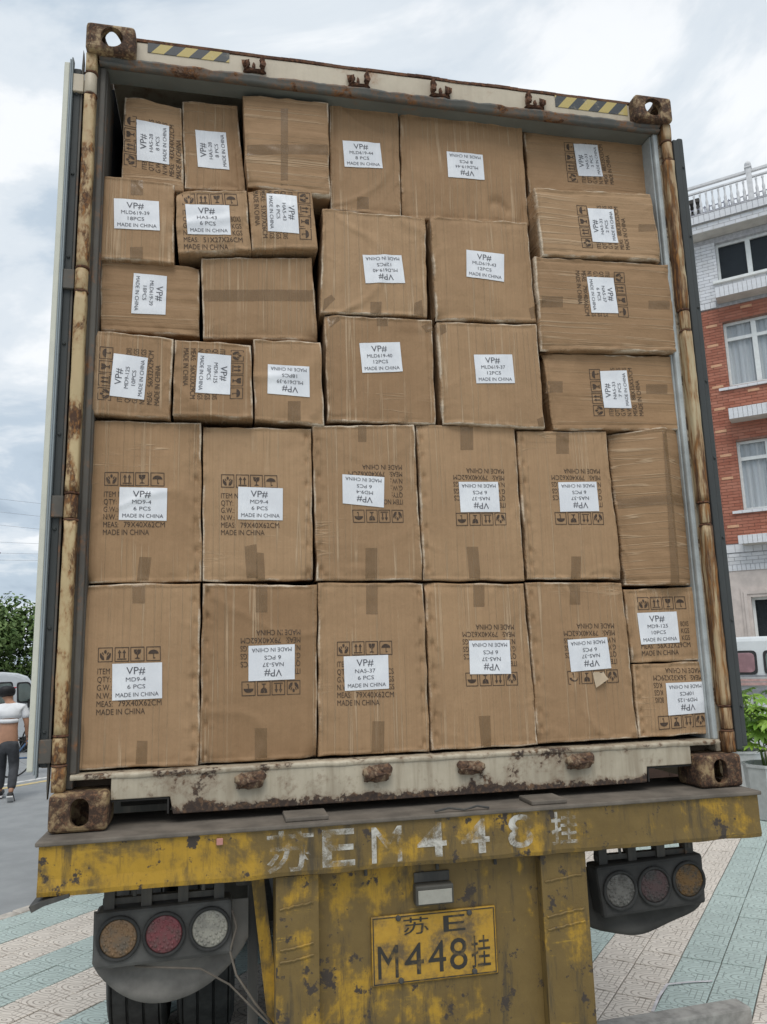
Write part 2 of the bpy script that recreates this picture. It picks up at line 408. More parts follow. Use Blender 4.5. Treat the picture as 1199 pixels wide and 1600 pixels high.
# windows
def window(w, style):
    y0, y1, z0, z1 = w; x = .12
    bm = bmesh.new(); t = .06
    bx(bm, x, x+.06, y0, y0+t, z0, z1); bx(bm, x, x+.06, y1-t, y1, z0, z1); bx(bm, x, x+.06, y0+t, y1-t, z0, z0+t); bx(bm, x, x+.06, y0+t, y1-t, z1-t, z1)
    ym = (y0+y1)/2+.12; bx(bm, x-.005, x+.065, ym-.055, ym+.055, z0+t, z1-t)
    zt = None
    if style != 'top':
        zt = z1-.42 if style == 'mid' else z0+(z1-z0)*.32
        bx(bm, x-.003, x+.063, y0+t, ym-.055, zt-.04, zt+.04); bx(bm, x-.003, x+.063, ym+.055, y1-t, zt-.04, zt+.04)
    fr = obj('window', bm, FRAME, house)
    zs = [z0+t, z1-t] if zt is None else [z0+t, zt-.04, zt+.04, z1-t]
    for ya, yb in ((y0+t, ym-.055), (ym+.055, y1-t)):
        for za, zb in zip(zs[::2], zs[1::2]):
            box('pane', (x+.025, x+.035, ya, yb, za, zb), GLASS, fr, bev=0)
    if style == 'mid':
        vs, fs = [], []; N = 60
        for k in range(N+1):
            yy = y0+.02+(y1-y0-.04)*k/N; xx = x+.1+.022*sin(k*1.25)+.012*sin(k*.5)
            vs += [(xx, yy, z0+.02), (xx, yy, z1-.02)]
            if k: fs.append((2*k-2, 2*k, 2*k+1, 2*k-1))
        obj('curtain', (vs, fs), CURT, fr, smooth=True)
    box('room_shade', (.295, .299, y0-.0, y1+.0, z0, z1), DARKROOM, fr, bev=0)  # dark sheet behind the panes, the room's shade put into its colour
    return fr
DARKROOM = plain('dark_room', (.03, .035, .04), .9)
n = NT('pale_sheer'); v = n.coord((1, 14, .15)); cu = n.noise(v, 1.6, 4, .5)
for w in WIN:
    st = 'top' if 10 < w[2] < 11 else ('mid' if w[2] > 4 else 'low')
    window(w, st)
# the panes of the middle windows show the sheer curtain right behind the glass
# sills, slabs and mouldings
def slab(y0, y1, z0, z1, x0, x1, mat, name): return box(name, (x0, x1, y0, y1, z0, z1), mat, house, bev=.006)
for b in bays:
    vis = b == bays[3]
    for z in (4.93, 7.92):
        if vis: slab(b-1.65, b+.12, z-.015, z+.06, -.045, .11, MORTW, 'window_sill'); course(z-.012, z+.05, -.045, b-1.65, b+.12, .21)
        else: slab(b-1.65, b+.12, z, z+.06, -.07, .11, WHITEB, 'window_sill')
    # white slabs under the upper windows, brick faced
    for z, h, d in ((7.08, .26, .42), (10.1, .26, .42)):
        slab(b-1.75, b+.05, z, z+h, -d, -.02, SOFF, 'window_slab')
        if vis: course(z+.004, z+h, -d-.001, b-1.75, b+.05, .1)
    slab(b-1.8, b+.1, 10.62, 10.69, -.09, .11, FRAME, 'window_sill')
    slab(b-1.75, b+.08, 4.16, 4.36, -.4, -.02, SOFF, 'window_slab')
    if vis: course(4.165, 4.36, -.401, b-1.75, b+.08, .1)
    # ground floor window surround
    bm = bmesh.new()
    for k, (o_, d) in enumerate(((.2, .03), (.14, .06), (.07, .04))):
        i_ = (.14, .07, 0)[k]
        bx(bm, -d, 0, b+.05+i_, b+.05+o_, .9-o_, 2.98+o_); bx(bm, -d, 0, b-1.5-o_, b-1.5-i_, .9-o_, 2.98+o_)
        bx(bm, -d, 0, b-1.5-i_, b+.05+i_, 2.98+i_, 2.98+o_); bx(bm, -d, 0, b-1.5-i_, b+.05+i_, .9-o_, .9-i_)
    obj('window_surround', bm, BEIGE, house)
# eaves slab with brick faced fascia, then the roof balustrade
box('eaves_slab', (-.40, .3, Y0, Y1, 11.86, 12.3), SOFF, house, bev=0)
masonry(11.87, 12.07, WHITEB, 'fascia_brickwork', .25, .098, dx=-.4)
box('fascia_ledge', (-.47, .3, Y0, Y1, 12.303, 12.33), MORTW, house, bev=0)
box('parapet', (-.45, -.2, Y0, Y1, 12.10, 12.30), MORTW, house, bev=0); course(12.1, 12.29, -.452, -1.6, 1.5, .12)
BAL = plain('balustrade_white', (.66, .66, .67), .6, .08, 6)
bal = obj('balustrade_rail', bx(bx(bmesh.new(), -.42, -.34, Y0, Y1, 13.08, 13.14), -.41, -.35, Y0, Y1, 12.93, 12.97), BAL, house)
prof = [(.022, 0), (.022, .06), (.04, .09), (.045, .16), (.028, .24), (.036, .3), (.02, .38), (.018, .5), (.03, .54), (.018, .58), (.02, .6)]
bm = lathe(bmesh.new(), prof, 8); b0 = obj('baluster', bm, BAL, house, smooth=True); b0.location = (-.38, -1.9, 12.33)
for k in range(-50, 77):
    if k == 0 or k == 9: continue
    o = b0.copy(); link(o, house); o.location = (-.38, -1.9+k*.14, 12.33)
bm = bmesh.new(); bx(bm, -.06, .06, -.06, .06, 0, .86); bx(bm, -.08, .08, -.08, .08, .86, .9); bmesh.ops.create_icosphere(bm, subdivisions=2, radius=.075, matrix=Matrix.Translation((0, 0, .97)))
p0 = obj('balustrade_post', bm, BAL, house); p0.location = (-.38, -1.9+9*.14, 12.33)
for yy in (-5.6, 1.7, 5.4): o = p0.copy(); link(o, house); o.location = (-.38, yy, 12.33)
LILAC = plain('lattice_paint', (.36, .36, .44), .6)
bm = bmesh.new()
for k in range(162):
    y = -8.95+k*.11; bx(bm, -.3, -.28, y, y+.02, 12.33, 12.60)
for z in (12.42, 12.55): bx(bm, -.302, -.282, Y0, Y1, z, z+.02)
tag(obj('lattice_fence', bm, LILAC, house), kind='stuff')
DARKM = plain('dark_roofing', (.06, .055, .05), .8)
bm = bmesh.new(); bx(bm, .4, 1.4, .58, 1.6, 13.16, 13.26); bx(bm, .45, 1.35, .62, .70, 12.3, 13.16); bx(bm, .45, .55, .7, 1.55, 12.3, 12.9)
obj('roof_shelter', bm, DARKM, house)
box('roof_deck', (-.2, 9, Y0, Y1, 12.1, 12.28), SOFF, house, bev=0)
box('house_body', (.301, 9, Y0+.01, Y1-.01, 0, 12.09), plain('house_side', (.5, .45, .4), .85), house, bev=0)
# ================================================================== SHIPPING CONTAINER (rear end at y = 0)
CREAMP = rusty('cream_container_paint', (.52, .45, .345), .37, 5, .25, (.22, .18, .13), .5, .35, .02)
CREAML = rusty('cream_sill_paint', (.50, .44, .335), .385, 10, .5, (.17, .14, .10), .55, .85, .02, (.05, .035, .028), (.16, .095, .055), zb=((.075, .03, .20), (.13, .16, .06)))
CAST = rusty('rusty_casting_paint', (.36, .26, .135), .52, 13, .35, (.10, .07, .045), .65, .3, .05, (.05, .03, .021), (.17, .09, .05))
POSTP = rusty('ochre_post_paint', (.50, .385, .21), .465, 13, .2, (.2, .13, .07), .55, .5, .04, (.07, .035, .02), (.27, .125, .04), sz=.5)
POSTR = rusty('rusty_post_paint', (.45, .37, .23), .49, 15, .2, (.2, .12, .06), .6, .6, .05, (.075, .035, .018), (.29, .13, .035), sz=.12)
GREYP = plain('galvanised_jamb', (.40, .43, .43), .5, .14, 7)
DARKJ = rusty('dark_jamb', (.115, .105, .09), .38, 8, .6, (.04, .035, .03), .7, .5)  # darker steel for left post and jamb, hinge blades and door frame
HEADU = rusty('header_underside', (.17, .175, .155), .36, 5, .4, (.08, .08, .07), .7, .3)
DRIP = rusty('drip_rail', (.11, .108, .095), .43, 9, .4, (.05, .05, .05), .7, .2)
RUST = rusty('rusted_iron', (.12, .07, .042), .55, 14, .3, (.05, .03, .02), .8, .2, .1, (.06, .03, .02), (.20, .09, .045))
KEEP = rusty('keeper_flaking_paint', (.40, .31, .20), .52, 18, .4, (.1, .07, .045), .7, .3, .06, (.07, .042, .03), (.17, .095, .055))
INNER = plain('shaded_container_inside', (.055, .06, .075), .8)  # darkened: shade of the left gap is put into the lining colour
GASK = rusty('door_gasket_rubber', (.05, .055, .055), .22, 6, .5, (.03, .032, .032), .7, .4)
LIPG = rusty('gasket_lip', (.25, .285, .30), .26, 7, .3, (.14, .15, .15), .6, .4)
DOORP = rusty('door_panel_paint', (.58, .575, .49), .27, 6, .15, (.3, .29, .24), .55, .3)
cont = empty('shipping_container', (0, 0, ZC))
tag(cont, 'tall cream shipping container with rusty corners and both doors folded open, loaded on a trailer', 'container')
L = 12.19; W = 1.219; H = 2.896
# corner castings: a bevelled hollow block with an oval hole in the rear, the outer side and the top or bottom
def casting(ha, hb):
    bm = bmesh.new(); bx(bm, 0, .178, 0, .162, 0, .118, bev=.016, seg=3); main = obj('corner_casting', bm, CAST)
    def stad(a, b, axis, lo, hi, cx, cz):
        poly = []
        for k in range(24):
            t = 2*pi*k/24; poly.append((cx + a*cos(t), cz + (b-a)*(1 if sin(t) > 1e-6 else -1 if sin(t) < -1e-6 else 0) + a*sin(t)))
        bm = bmesh.new(); prism(bm, poly, axis, lo, hi); return bm
    cuts = []
    bm = bmesh.new(); bx(bm, .025, .153, .03, .132, .022, .096); cuts.append(bm)
    cuts.append(stad(ha, hb, 'y', -.02, .06, .094, .059))
    cuts.append(stad(.026, .036, 'x', -.02, .06, .081, .059))
    poly = [(.089+.03*cos(2*pi*k/24), .081+.058*sin(2*pi*k/24)) for k in range(24)]
    bm = bmesh.new(); prism(bm, poly, 'z', .07, .14); cuts.append(bm)
    for bm in cuts:
        c = obj('cutter', bm, CAST); md = main.modifiers.new('b', 'BOOLEAN'); md.object = c; md.operation = 'DIFFERENCE'; md.solver = 'EXACT'
    bpy.context.view_layer.update()
    me = bpy.data.meshes.new_from_object(main.evaluated_get(bpy.context.evaluated_depsgraph_get()))
    for c in [o for o in bpy.data.objects if o.name.startswith('cutter')]: bpy.data.objects.remove(c)
    bpy.data.objects.remove(main)
    return me
cme = {1: casting(.0405, .0415), -1: casting(.0285, .0435)}
def flip(me, sx, sz):
    m = me.copy(); m.transform(Matrix.Diagonal((sx, 1, sz, 1)))
    if sx*sz < 0: m.flip_normals()
    m.update(); return m
for sx, sz in ((1, 1), (-1, 1), (1, -1), (-1, -1)):
    o = bpy.data.objects.new('corner_casting', flip(cme[sz], sx, sz)); link(o, cont)
    o.location = (-W*sx, 0, H-.118 if sz > 0 else .118)
# header beam between the castings and the drip rail under it
bm = bmesh.new(); prism(bm, [(.055, 2.785), (.055, 2.875), (.075, 2.888), (.16, 2.888), (.16, 2.785)], 'x', -1.043, 1.043, .004)
hd = obj('header_beam', bm, CREAMP, cont)
bm = bmesh.new()
for k in range(60):   # the bent, uneven upper edge of the header
    x = -1.043+k*2.086/60; z = 2.886+.007*noise.noise(Vector((x*6, 1, 0)))
    bx(bm, x, x+2.086/60, .052, .066, z-.009, z+.003)
obj('header_edge', bm, RUST, hd)
bm = bmesh.new(); prism(bm, [(.155, 2.758), (.06, 2.758), (.06, 2.784), (.155, 2.784)], 'x', -1.175, 1.175, .003)
obj('header_underside', bm, HEADU, hd)
vs, fs = [], []; N = 140
for k in range(N+1):
    x = -1.172+2.344*k/N; jz = .006*noise.noise(Vector((x*9, 3, 1)))+.004*noise.noise(Vector((x*31, 7, 1)))
    vs += [(x, .062, 2.79), (x, .038+.006*noise.noise(Vector((x*14, 0, 5))), 2.783+jz), (x, .034, 2.772+jz), (x, .046+.004*noise.noise(Vector((x*40, 0, 9))), 2.763+jz), (x, .036, 2.757+jz), (x, .05, 2.748+jz), (x, .075, 2.7575)]
    if k:
        for q in range(6): a = 7*(k-1)+q; fs.append((a, a+1, a+8, a+7))
obj('drip_rail', (vs, fs), DRIP, hd, smooth=True)
# hazard stickers on the header
n = NT('hazard_print'); v = n.coord(); sp = n.t.nodes.new('ShaderNodeSeparateXYZ'); n.t.links.new(v, sp.inputs[0])
d = n.math('FRACT', n.math('MULTIPLY', n.math('SUBTRACT', sp.outputs[0], n.math('MULTIPLY', sp.outputs[2], .85)), 10.6))
m = n.math('GREATER_THAN', d, .5); fd = n.noise(v, 14, 6, .7)
c = n.mix(m, (.46, .36, .13), (.055, .06, .065)); c = n.mix(n.ss(fd, .55, .75), c, (.44, .38, .27))
HAZ = n.fin(c, .55)
for x0, x1, z0 in ((-1.0, -.69, 2.835), (.69, 1.03, 2.822)):
    bm = bmesh.new(); bx(bm, x0, x1, .0525, .0545, z0, z0+.055); obj('hazard_sticker', bm, HAZ, cont)
# cam keepers: ragged rusted lugs on header and sill
def lug(bm, pts):
    for (x, z, w_, h_, t) in pts:
        vs0 = set(bm.verts)
        bmesh.ops.create_icosphere(bm, subdivisions=2, radius=1, matrix=Matrix.LocRotScale((x, -t*.5, z), None, (w_, t, h_)))
        for v in set(bm.verts)-vs0:
            v.co += noise.noise_vector(v.co*55)*.006
kt = bmesh.new(); lug(kt, [(-.033, 0, .014, .024, .022), (.03, .008, .013, .034, .026), (0, -.022, .045, .009, .012), (-.004, .0, .006, .02, .01)])
kt0 = obj('cam_keeper', kt, RUST, cont); kt0.location = (-.59, .055, 2.828)
for k, x in enumerate((-.17, .17, .59)):
    o = kt0.copy(); link(o, cont); o.location = (x, .055, 2.82); o.scale = (1 if k == 0 else -1, 1, (1, 1.02, .95)[k])
kb_ = bmesh.new(); bx(kb_, -.043, .043, -.026, .004, -.025, .022, bev=.012, seg=2); bmesh.ops.subdivide_edges(kb_, edges=kb_.edges[:], cuts=3, use_grid_fill=True); lug(kb_, [(-.026, 0, .024, .026, .026), (.03, .008, .026, .022, .022)])
for v in kb_.verts: v.co += noise.noise_vector(v.co*38)*.011
kb0 = obj('cam_keeper', kb_, KEEP, cont, smooth=True); kb0.location = (-.6, .048, .122)
for k, x in enumerate((-.17, .17, .58)):
    o = kb0.copy(); link(o, cont); o.location = (x, .048, .12); o.scale = ((1, -1, 1.05)[k], 1, (1.05, .85, 1)[k])
# sill with the two lifting slots, threshold and floor
poly = [(-1.04, .083), (-1.04, .158), (1.04, .158), (1.04, .083), (.855, .083), (.85, .028), (-.845, .028), (-.855, .083)]
bm = bmesh.new(); prism(bm, poly, 'y', .05, .13, .003); sill = obj('door_sill', bm, CREAML, cont)
vs, fs = [], []; N = 120
for k in range(N+1):
    x = -1.165+2.33*k/N; j = .004*noise.noise(Vector((x*12, 2, 4)))
    vs += [(x, .047, .150+j), (x, .042+j*.6, .160+j), (x, .049, .167+j*.5), (x, .075, .166), (x, .14, .166)]
    if k:
        for q in range(4): a = 5*(k-1)+q; fs.append((a, a+5, a+6, a+1))
obj('threshold', (vs, fs), CREAML, sill, smooth=True)
CHAS0 = plain('unlit_steel', (.03, .028, .026), .9)  # slot plates near black: shade of the deep slots painted in
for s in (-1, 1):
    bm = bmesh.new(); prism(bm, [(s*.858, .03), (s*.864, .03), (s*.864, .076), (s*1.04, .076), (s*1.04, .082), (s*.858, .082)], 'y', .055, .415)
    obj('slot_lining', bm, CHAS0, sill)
    box('slot_shade_plate', (*sorted((s*.80, s*1.05)), .42, .43, .0, .16), CHAS0, sill, bev=0)
box('floor', (-1.16, 1.16, .14, L, .10, .163), plain('container_floor', (.14, .1, .07), .8), cont, bev=0)
# posts, jambs, hinge bars, hinges
HZ = (2.655, 1.865, 1.04, .245)
for s in (-1, 1):
    x = lambda a, b: tuple(sorted((s*a, s*b)))
    box('corner_post', (*x(1.160, 1.217), .07, .20, .12, 2.778), CREAML if s > 0 else DARKJ, cont, bev=.004)
    box('door_jamb', (*x(1.146, 1.1595), .085, .26, .165, 2.757), GREYP if s > 0 else DARKJ, cont, bev=.003)
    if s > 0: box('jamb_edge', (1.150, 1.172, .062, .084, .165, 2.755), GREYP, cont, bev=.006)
    else: box('jamb_edge', (-1.172, -1.150, .062, .084, .165, 2.755), DARKJ, cont, bev=.006)
    # hinge bar: dented ochre strip between the hinges
    cuts = [.12] + sorted([z for h in HZ for z in (h-.05, h+.05)]) + [2.78]
    for a, b in zip(cuts[::2], cuts[1::2]):
        bm = bmesh.new(); vs0 = []
        for k in range(int((b-a)/.03)+2):
            z = a + (b-a)*k/(int((b-a)/.03)+1)
            jx = .0018*noise.noise(Vector((z*5, s, 0))); r = .0205+.0022*noise.noise(Vector((z*14, s, 3)))
            sq = lambda a: math.copysign(abs(a)**.38, a)
            vs0.append([bm.verts.new((s*(1.199+jx)+r*sq(cos(t)), .05+r*1.25*sq(sin(t)), z)) for t in [2*pi*q/16 for q in range(16)]])
        for A, Bv in zip(vs0, vs0[1:]):
            for q in range(16): bm.faces.new((A[q], A[(q+1) % 16], Bv[(q+1) % 16], Bv[q]))
        bm.faces.new(vs0[0][::-1]); bm.faces.new(vs0[-1])
        obj('hinge_bar', bm, POSTP if s < 0 else POSTR, cont, smooth=True)
    for h in HZ:
        bm = bmesh.new(); lathe(bm, [(.0205, -.04), (.0225, -.036), (.0225, .036), (.0205, .04)], 16, Matrix.Translation((s*1.2, .045, h)))
        hg = obj('hinge', bm, POSTR if s > 0 else (POSTP if h < 2.5 else CREAMP), cont, smooth=True)
        for dz in (-.046, .046):
            bm = bmesh.new(); lathe(bm, [(.0235, -.0035), (.0252, 0), (.0235, .0035)], 16, Matrix.Translation((s*1.1985, .046, h+dz))); obj('hinge_lug', bm, RUST, hg)
        box('hinge_blade', (*x(1.2235, 1.262), *((.036, .05) if s < 0 else (.092, .105)), h-.037, h+.037), CREAMP if h > 2.5 and s < 0 else DARKJ, hg)
# doors folded back along the container's sides: edge with gasket faces the viewer
for s in (-1, 1):
    x = lambda a, b: tuple(sorted((s*a, s*b)))
    d = empty('door_pivot'); bpy.data.objects.remove(d)
    za, zb = .185, 2.735
    tl = .004
    if s < 0:
        door = box('door', (-1.294, -1.2745, .034, 1.2, za, zb), DOORP, cont, bev=.003)
        bm = bmesh.new(); bx(bm, -1.274, -1.268, .030, .05, za-.01, zb+.012, bev=.002); bx(bm, -1.2675, -1.262, .03, .06, za-.02, zb+.02, bev=.002); obj('gasket_lip', bm, LIPG, door)
        bm = bmesh.new(); bx(bm, -1.2615, -1.236, .05, .12, za+.01, zb-.01, bev=.004)
        for k in range(8): bmesh.ops.create_icosphere(bm, subdivisions=1, radius=.007, matrix=Matrix.Translation((-1.249, .049, za+.12+k*.33)))
        obj('gasket', bm, GASK, door)
        bm = bmesh.new(); prism(bm, [(-1.2355, za-.05), (-1.2325, za-.09), (-1.229, za-.03), (-1.229, zb+.03), (-1.2325, zb+.075), (-1.2355, zb)], 'y', .052, .075); obj('door_flange', bm, DARKJ, door)
        box('door_frame', (-1.269, -1.225, .121, 1.19, za, zb), DARKJ, door)
    else:
        door = box('door', (1.262, 1.295, .075, 1.2, za-.05, zb), DOORP, cont, bev=.004)
        bm = bmesh.new(); bx(bm, 1.2345, 1.262, .045, .09, za-.06, zb-.01, bev=.005); bx(bm, 1.2635, 1.29, .052, .074, za-.05, zb+.006, bev=.007)
        for k in range(8): bmesh.ops.create_icosphere(bm, subdivisions=1, radius=.006, matrix=Matrix.Translation((1.276, .05, za+.1+k*.33)))
        obj('gasket', bm, GASK, door)
# corrugated sides, roof and the far end
def corr(s):
    vs, fs = [], []; y = .2; k = 0; pr = []
    while y < L-.1:
        for dy, dx in ((0, 0), (.07, 0), (.138, -.036), (.208, -.036)): pr.append((s*(1.214+dx), y+dy))
        y += .278
    for px, py in pr: vs += [(px, py, .12), (px, py, H-.06)]
    for i in range(len(pr)-1): a = 2*i; fs.append((a, a+2, a+3, a+1))
    return vs, fs
for s in (-1, 1):
    obj('side_wall', corr(s), CREAMP, cont)
    box('side_rail', (*sorted((s*1.15, s*1.218)), .165, L-.1, .0, .13), CREAMP, cont, bev=0)
    box('top_rail', (*sorted((s*1.16, s*1.217)), .165, L, H-.075, H-.01), CREAMP, cont, bev=0)
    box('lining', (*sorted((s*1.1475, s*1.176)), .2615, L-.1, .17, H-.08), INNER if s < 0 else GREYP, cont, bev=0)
box('roof', (-1.155, 1.155, .165, L, H-.04, H-.012), CREAMP, cont, bev=0)
box('end_wall', (-1.155, 1.155, L-.06, L, .1, H-.045), INNER, cont, bev=0)

# ================================================================== TRAILER
n = NT('worn_yellow_paint'); v = n.coord(); vs_ = n.coord((7, 7, .8)); geo = n.t.nodes.new('ShaderNodeNewGeometry')
a = n.noise(v, 3.2, 8, .68, .6); b = n.noise(vs_, 2.2, 6, .65); f = n.noise(v, 38, 4, .65); sc = n.noise(n.coord((2, 2, 16), rot=(0, .6, 0)), 2.2, 5, .6)
yel = n.mix(n.noise(v, 18, 5, .6), (.35, .20, .018), (.46, .275, .03))
grime = n.mix(n.noise(v, 9, 5, .6), (.075, .050, .020), (.165, .115, .045))
xs = n.t.nodes.new('ShaderNodeSeparateXYZ'); n.t.links.new(v, xs.inputs[0])
side = n.math('ADD', n.math('MULTIPLY', n.ss(xs.outputs[0], -.95, .35), .10), n.math('MULTIPLY', n.math('SUBTRACT', n.noise(v, 14, 6, .7), .5), .35))
m1 = n.ss(n.math('ADD', n.math('ADD', n.math('MULTIPLY', a, .68), n.math('MULTIPLY', b, .32)), side), .45, .58)
c = n.mix(n.math('MULTIPLY', m1, .88), yel, grime)
c = n.mix(n.ss(n.math('ADD', n.math('MULTIPLY', sc, .8), n.math('MULTIPLY', f, .2)), .61, .68), c, n.mix(.35, (.42, .26, .035), c))
c = n.mix(n.math('MULTIPLY', n.ss(n.noise(n.coord((11, 11, 1.6)), 1.6, 7, .7), .50, .68), .75), c, (.045, .038, .028))
c = n.mix(n.ss(n.math('ADD', n.math('MULTIPLY', n.noise(v, 11, 8, .7), .7), n.math('MULTIPLY', f, .3)), .56, .60), c, (.05, .038, .03))
YEL = n.fin(c, .62, n.bump(n.math('ADD', f, n.math('MULTIPLY', a, 2)), .3, .005))
CHAS = rusty('chassis_dark', (.05, .05, .048), .3, 6, .4, (.10, .09, .075), .75, .4)
DUSTY = plain('dusty_steel', (.15, .128, .105), .85, .16, 10)
BLKR = plain('black_rubber', (.032, .032, .031), .75, .2, 20)
HOUS = plain('dusty_lamp_housing', (.085, .083, .078), .75, .2, 9)
FLAP = plain('dusty_rubber_flap', (.17, .16, .145), .8, .22, 6)
tr = empty('container_trailer', (0, 0, 0))
tag(tr, 'battered yellow container trailer with a stencilled rear beam, number plate and round tail lamps', 'trailer')
# rear beam: front skin slightly wavy, folded at the lower edge
vs, fs = [], []; NX, prof = 90, [(-.098, 1.392), (-.100, 1.40), (-.1, 1.33), (-.099, 1.29), (-.103, 1.268), (-.094, 1.2575), (-.06, 1.256), (.16, 1.256)]
prof = [(-.08, 1.404), (-.08, 1.36), (-.079, 1.31), (-.081, 1.275), (-.077, 1.262), (-.06, 1.257), (.18, 1.257)]
x0, x1 = -1.222, 1.21
for k in range(NX+1):
    x = x0+(x1-x0)*k/NX
    for q, (y, z) in enumerate(prof):
        jy = .006*noise.noise(Vector((x*3, z*8, 2)))+.0025*noise.noise(Vector((x*17, z*20, 4))) if q < 6 else 0
        jz = .004*noise.noise(Vector((x*9, q*.1, 7))) if q in (3, 4, 5) else 0
        vs.append((x, y+jy, z+jz))
    if k:
        m_ = len(prof)
        for q in range(m_-1): a = m_*(k-1)+q; fs.append((a, a+m_, a+m_+1, a+1))
m_ = len(prof)
fs.append(tuple(range(m_))[::-1]); fs.append(tuple(NX*m_+q for q in range(m_)))
i = len(vs)
for k in (0, NX): vs += [(vs[k*m_][0], .18, 1.404)]
fs.append((0, NX*m_, i+1, i)); fs.append((m_-1, 0, i)); fs.append((NX*m_+m_-1, i+1, NX*m_)); 
fs.append((m_-1, i, i+1, NX*m_+m_-1))
beam = obj('rear_beam', (vs, fs), YEL, tr)
bm = bmesh.new(); bx(bm, x0-.01, x1+.01, -.09, .3, 1.4045, 1.4185, bev=.004); obj('top_plate', bm, DUSTY, beam)
for (x, w_, y) in ((-.42, .14, -.06), (.41, .13, -.07)): box('pad', (x-w_/2, x+w_/2, y, y+.12, 1.4187, 1.434), DUSTY, beam, bev=.004)
bm = bmesh.new(); tube(bm, [(.0, -.08, 1.425), (.05, -.075, 1.432), (.1, -.08, 1.424), (.15, -.072, 1.432), (.19, -.075, 1.424)], .004, 6); obj('wire', bm, CHAS, beam)
bm = bmesh.new(); prism(bm, [(-1.24, 1.242), (-1.21, 1.252), (-1.13, 1.268), (-1.13, 1.258), (-1.2, 1.24), (-1.232, 1.225)], 'y', -.09, .02); obj('bent_strip', bm, CHAS, beam)
for k in range(9):
    bm = bmesh.new(); bmesh.ops.create_cone(bm, cap_ends=True, segments=8, radius1=.006, radius2=.005, depth=.03, matrix=Matrix.Translation((-.95+k*.235+.03*sin(k*5), -.02, 1.245)))
    obj('bolt', bm, CHAS, beam)
box('reflector', (-.705, -.685, -.0875, -.0815, 1.372, 1.392), plain('red_white_reflector', (.42, .2, .17), .4), beam, bev=.002)
# stencilled characters, worn white paint
n = NT('worn_white_stencil'); v = n.coord(); a = n.noise(v, 16, 8, .72, .4)
b = n.noise(v, 5, 5, .6)
STEN = n.fin(n.mix(n.noise(v, 40, 4, .6), (.46, .44, .39), (.64, .62, .57)), .7, None, 0, .3, n.ss(n.math('ADD', n.math('MULTIPLY', a, .6), n.math('MULTIPLY', b, .4)), .575, .385))
def glyph(name, s, x0, x1, z0, z1, y, mat, parent, bold=0, yf=None, shear=0):
    vs2, fs2, w_ = text2d(s, bold)
    ys = [v[1] for v in vs2]; b0, b1 = min(ys), max(ys)
    vv = []
    for (px, py) in vs2:
        t = (py-b0)/(b1-b0); xx = x0+(x1-x0)*px/w_+shear*t; zz = z0+(z1-z0)*t
        vv.append((xx, y if yf is None else yf(xx, zz), zz))
    return obj(name, (vv, fs2), mat, parent)
def beam_y(x, z): return -.08-.0015+.006*noise.noise(Vector((x*3, z*8, 2)))
for s, xa, xb, za, zb in (('苏', -.55, -.40, 1.275, 1.40), ('E', -.375, -.27, 1.28, 1.393), ('M', -.215, -.115, 1.28, 1.39), ('4', -.065, .035, 1.285, 1.39), ('4', .085, .185, 1.285, 1.392), ('8', .25, .34, 1.29, 1.398), ('挂', .405, .50, 1.29, 1.397)):
    glyph('stencil_character', s, xa, xb, za, zb, -.105, STEN, beam, 0 if s == 'M' else .012, beam_y)
# lower rear panel: two channel posts and a recessed plate
for xa, xb in ((-.52, -.385), (.37, .535)):
    bm = bmesh.new(); prism(bm, [(xa, -.055), (xb, -.055), (xb, .0), (xb-.008, .0), (xb-.008, -.047), (xa+.008, -.047), (xa+.008, .09), (xa, .09)], 'z', .42, 1.256, .0015)
    p_ = obj('channel_post', bm, YEL, tr)
    for z in ((1.16, 1.04, 1.005) if xa < 0 else (1.17, 1.06, 1.02)):
        bm = bmesh.new(); N = 12
        tube(bm, [(xa+.012+(xb-xa-.03)*k/N, -.056, z+.004*noise.noise(Vector((k*.9, z*9, xa)))+.015*k/N) for k in range(N+1)], .0035, 6); obj('weld_bead', bm, YEL, p_)
bm = bmesh.new(); bx(bm, -.3845, .3695, -.0135, -.006, .42, 1.256); pan = obj('rear_panel', bm, YEL, tr)
PLT = NT('number_plate_yellow'); v = PLT.coord(); a = PLT.noise(v, 12, 7, .7)
PLATE = PLT.fin(PLT.mix(PLT.ss(a, .42, .66), PLT.mix(PLT.noise(v, 40, 4, .6), (.37, .205, .022), (.48, .285, .038)), (.13, .09, .045)), .5, PLT.bump(PLT.noise(v, 9, 4, .5), .6, .02))
BLKP = NT('plate_black'); v = BLKP.coord(); BLACKP = BLKP.fin(BLKP.mix(BLKP.ss(BLKP.noise(v, 22, 6, .65), .52, .70), (.030, .028, .024), (.17, .11, .035)), .6)
plate = box('number_plate', (-.212, .212, -.022, -.0165, .893, 1.102), PLATE, tr, bev=.004)
for d in (((-.207, .207), (1.094, 1.097)), ((-.207, .207), (.898, .901)), ((-.207, -.204), (.9012, 1.0938)), ((.204, .207), (.9012, 1.0938))):
    box('plate_border', (*d[0], -.0235, -.0222, *d[1]), BLACKP, plate, bev=0)
for s, xa, xb, za, zb in (('苏', -.105, -.02, 1.038, 1.09), ('E', .03, .105, 1.036, 1.085), ('M', -.192, -.125, .915, 1.012), ('4', -.105, -.04, .918, 1.012), ('4', -.025, .035, .918, 1.012), ('8', .048, .108, .918, 1.014), ('挂', .122, .188, .918, 1.015)):
    glyph('plate_character', s, xa, xb, za, zb, -.0232, BLACKP, plate, 0)
for x, z in ((-.122, 1.092), (.12, 1.088), (-.118, .905), (.13, .908)):
    bm = bmesh.new(); lathe(bm, [(.009, 0), (.009, .005), (.006, .008)], 10, Matrix.Translation((x, -.0225, z)) @ Matrix.Rotation(pi/2, 4, 'X')); obj('plate_bolt', bm, CHAS, plate)
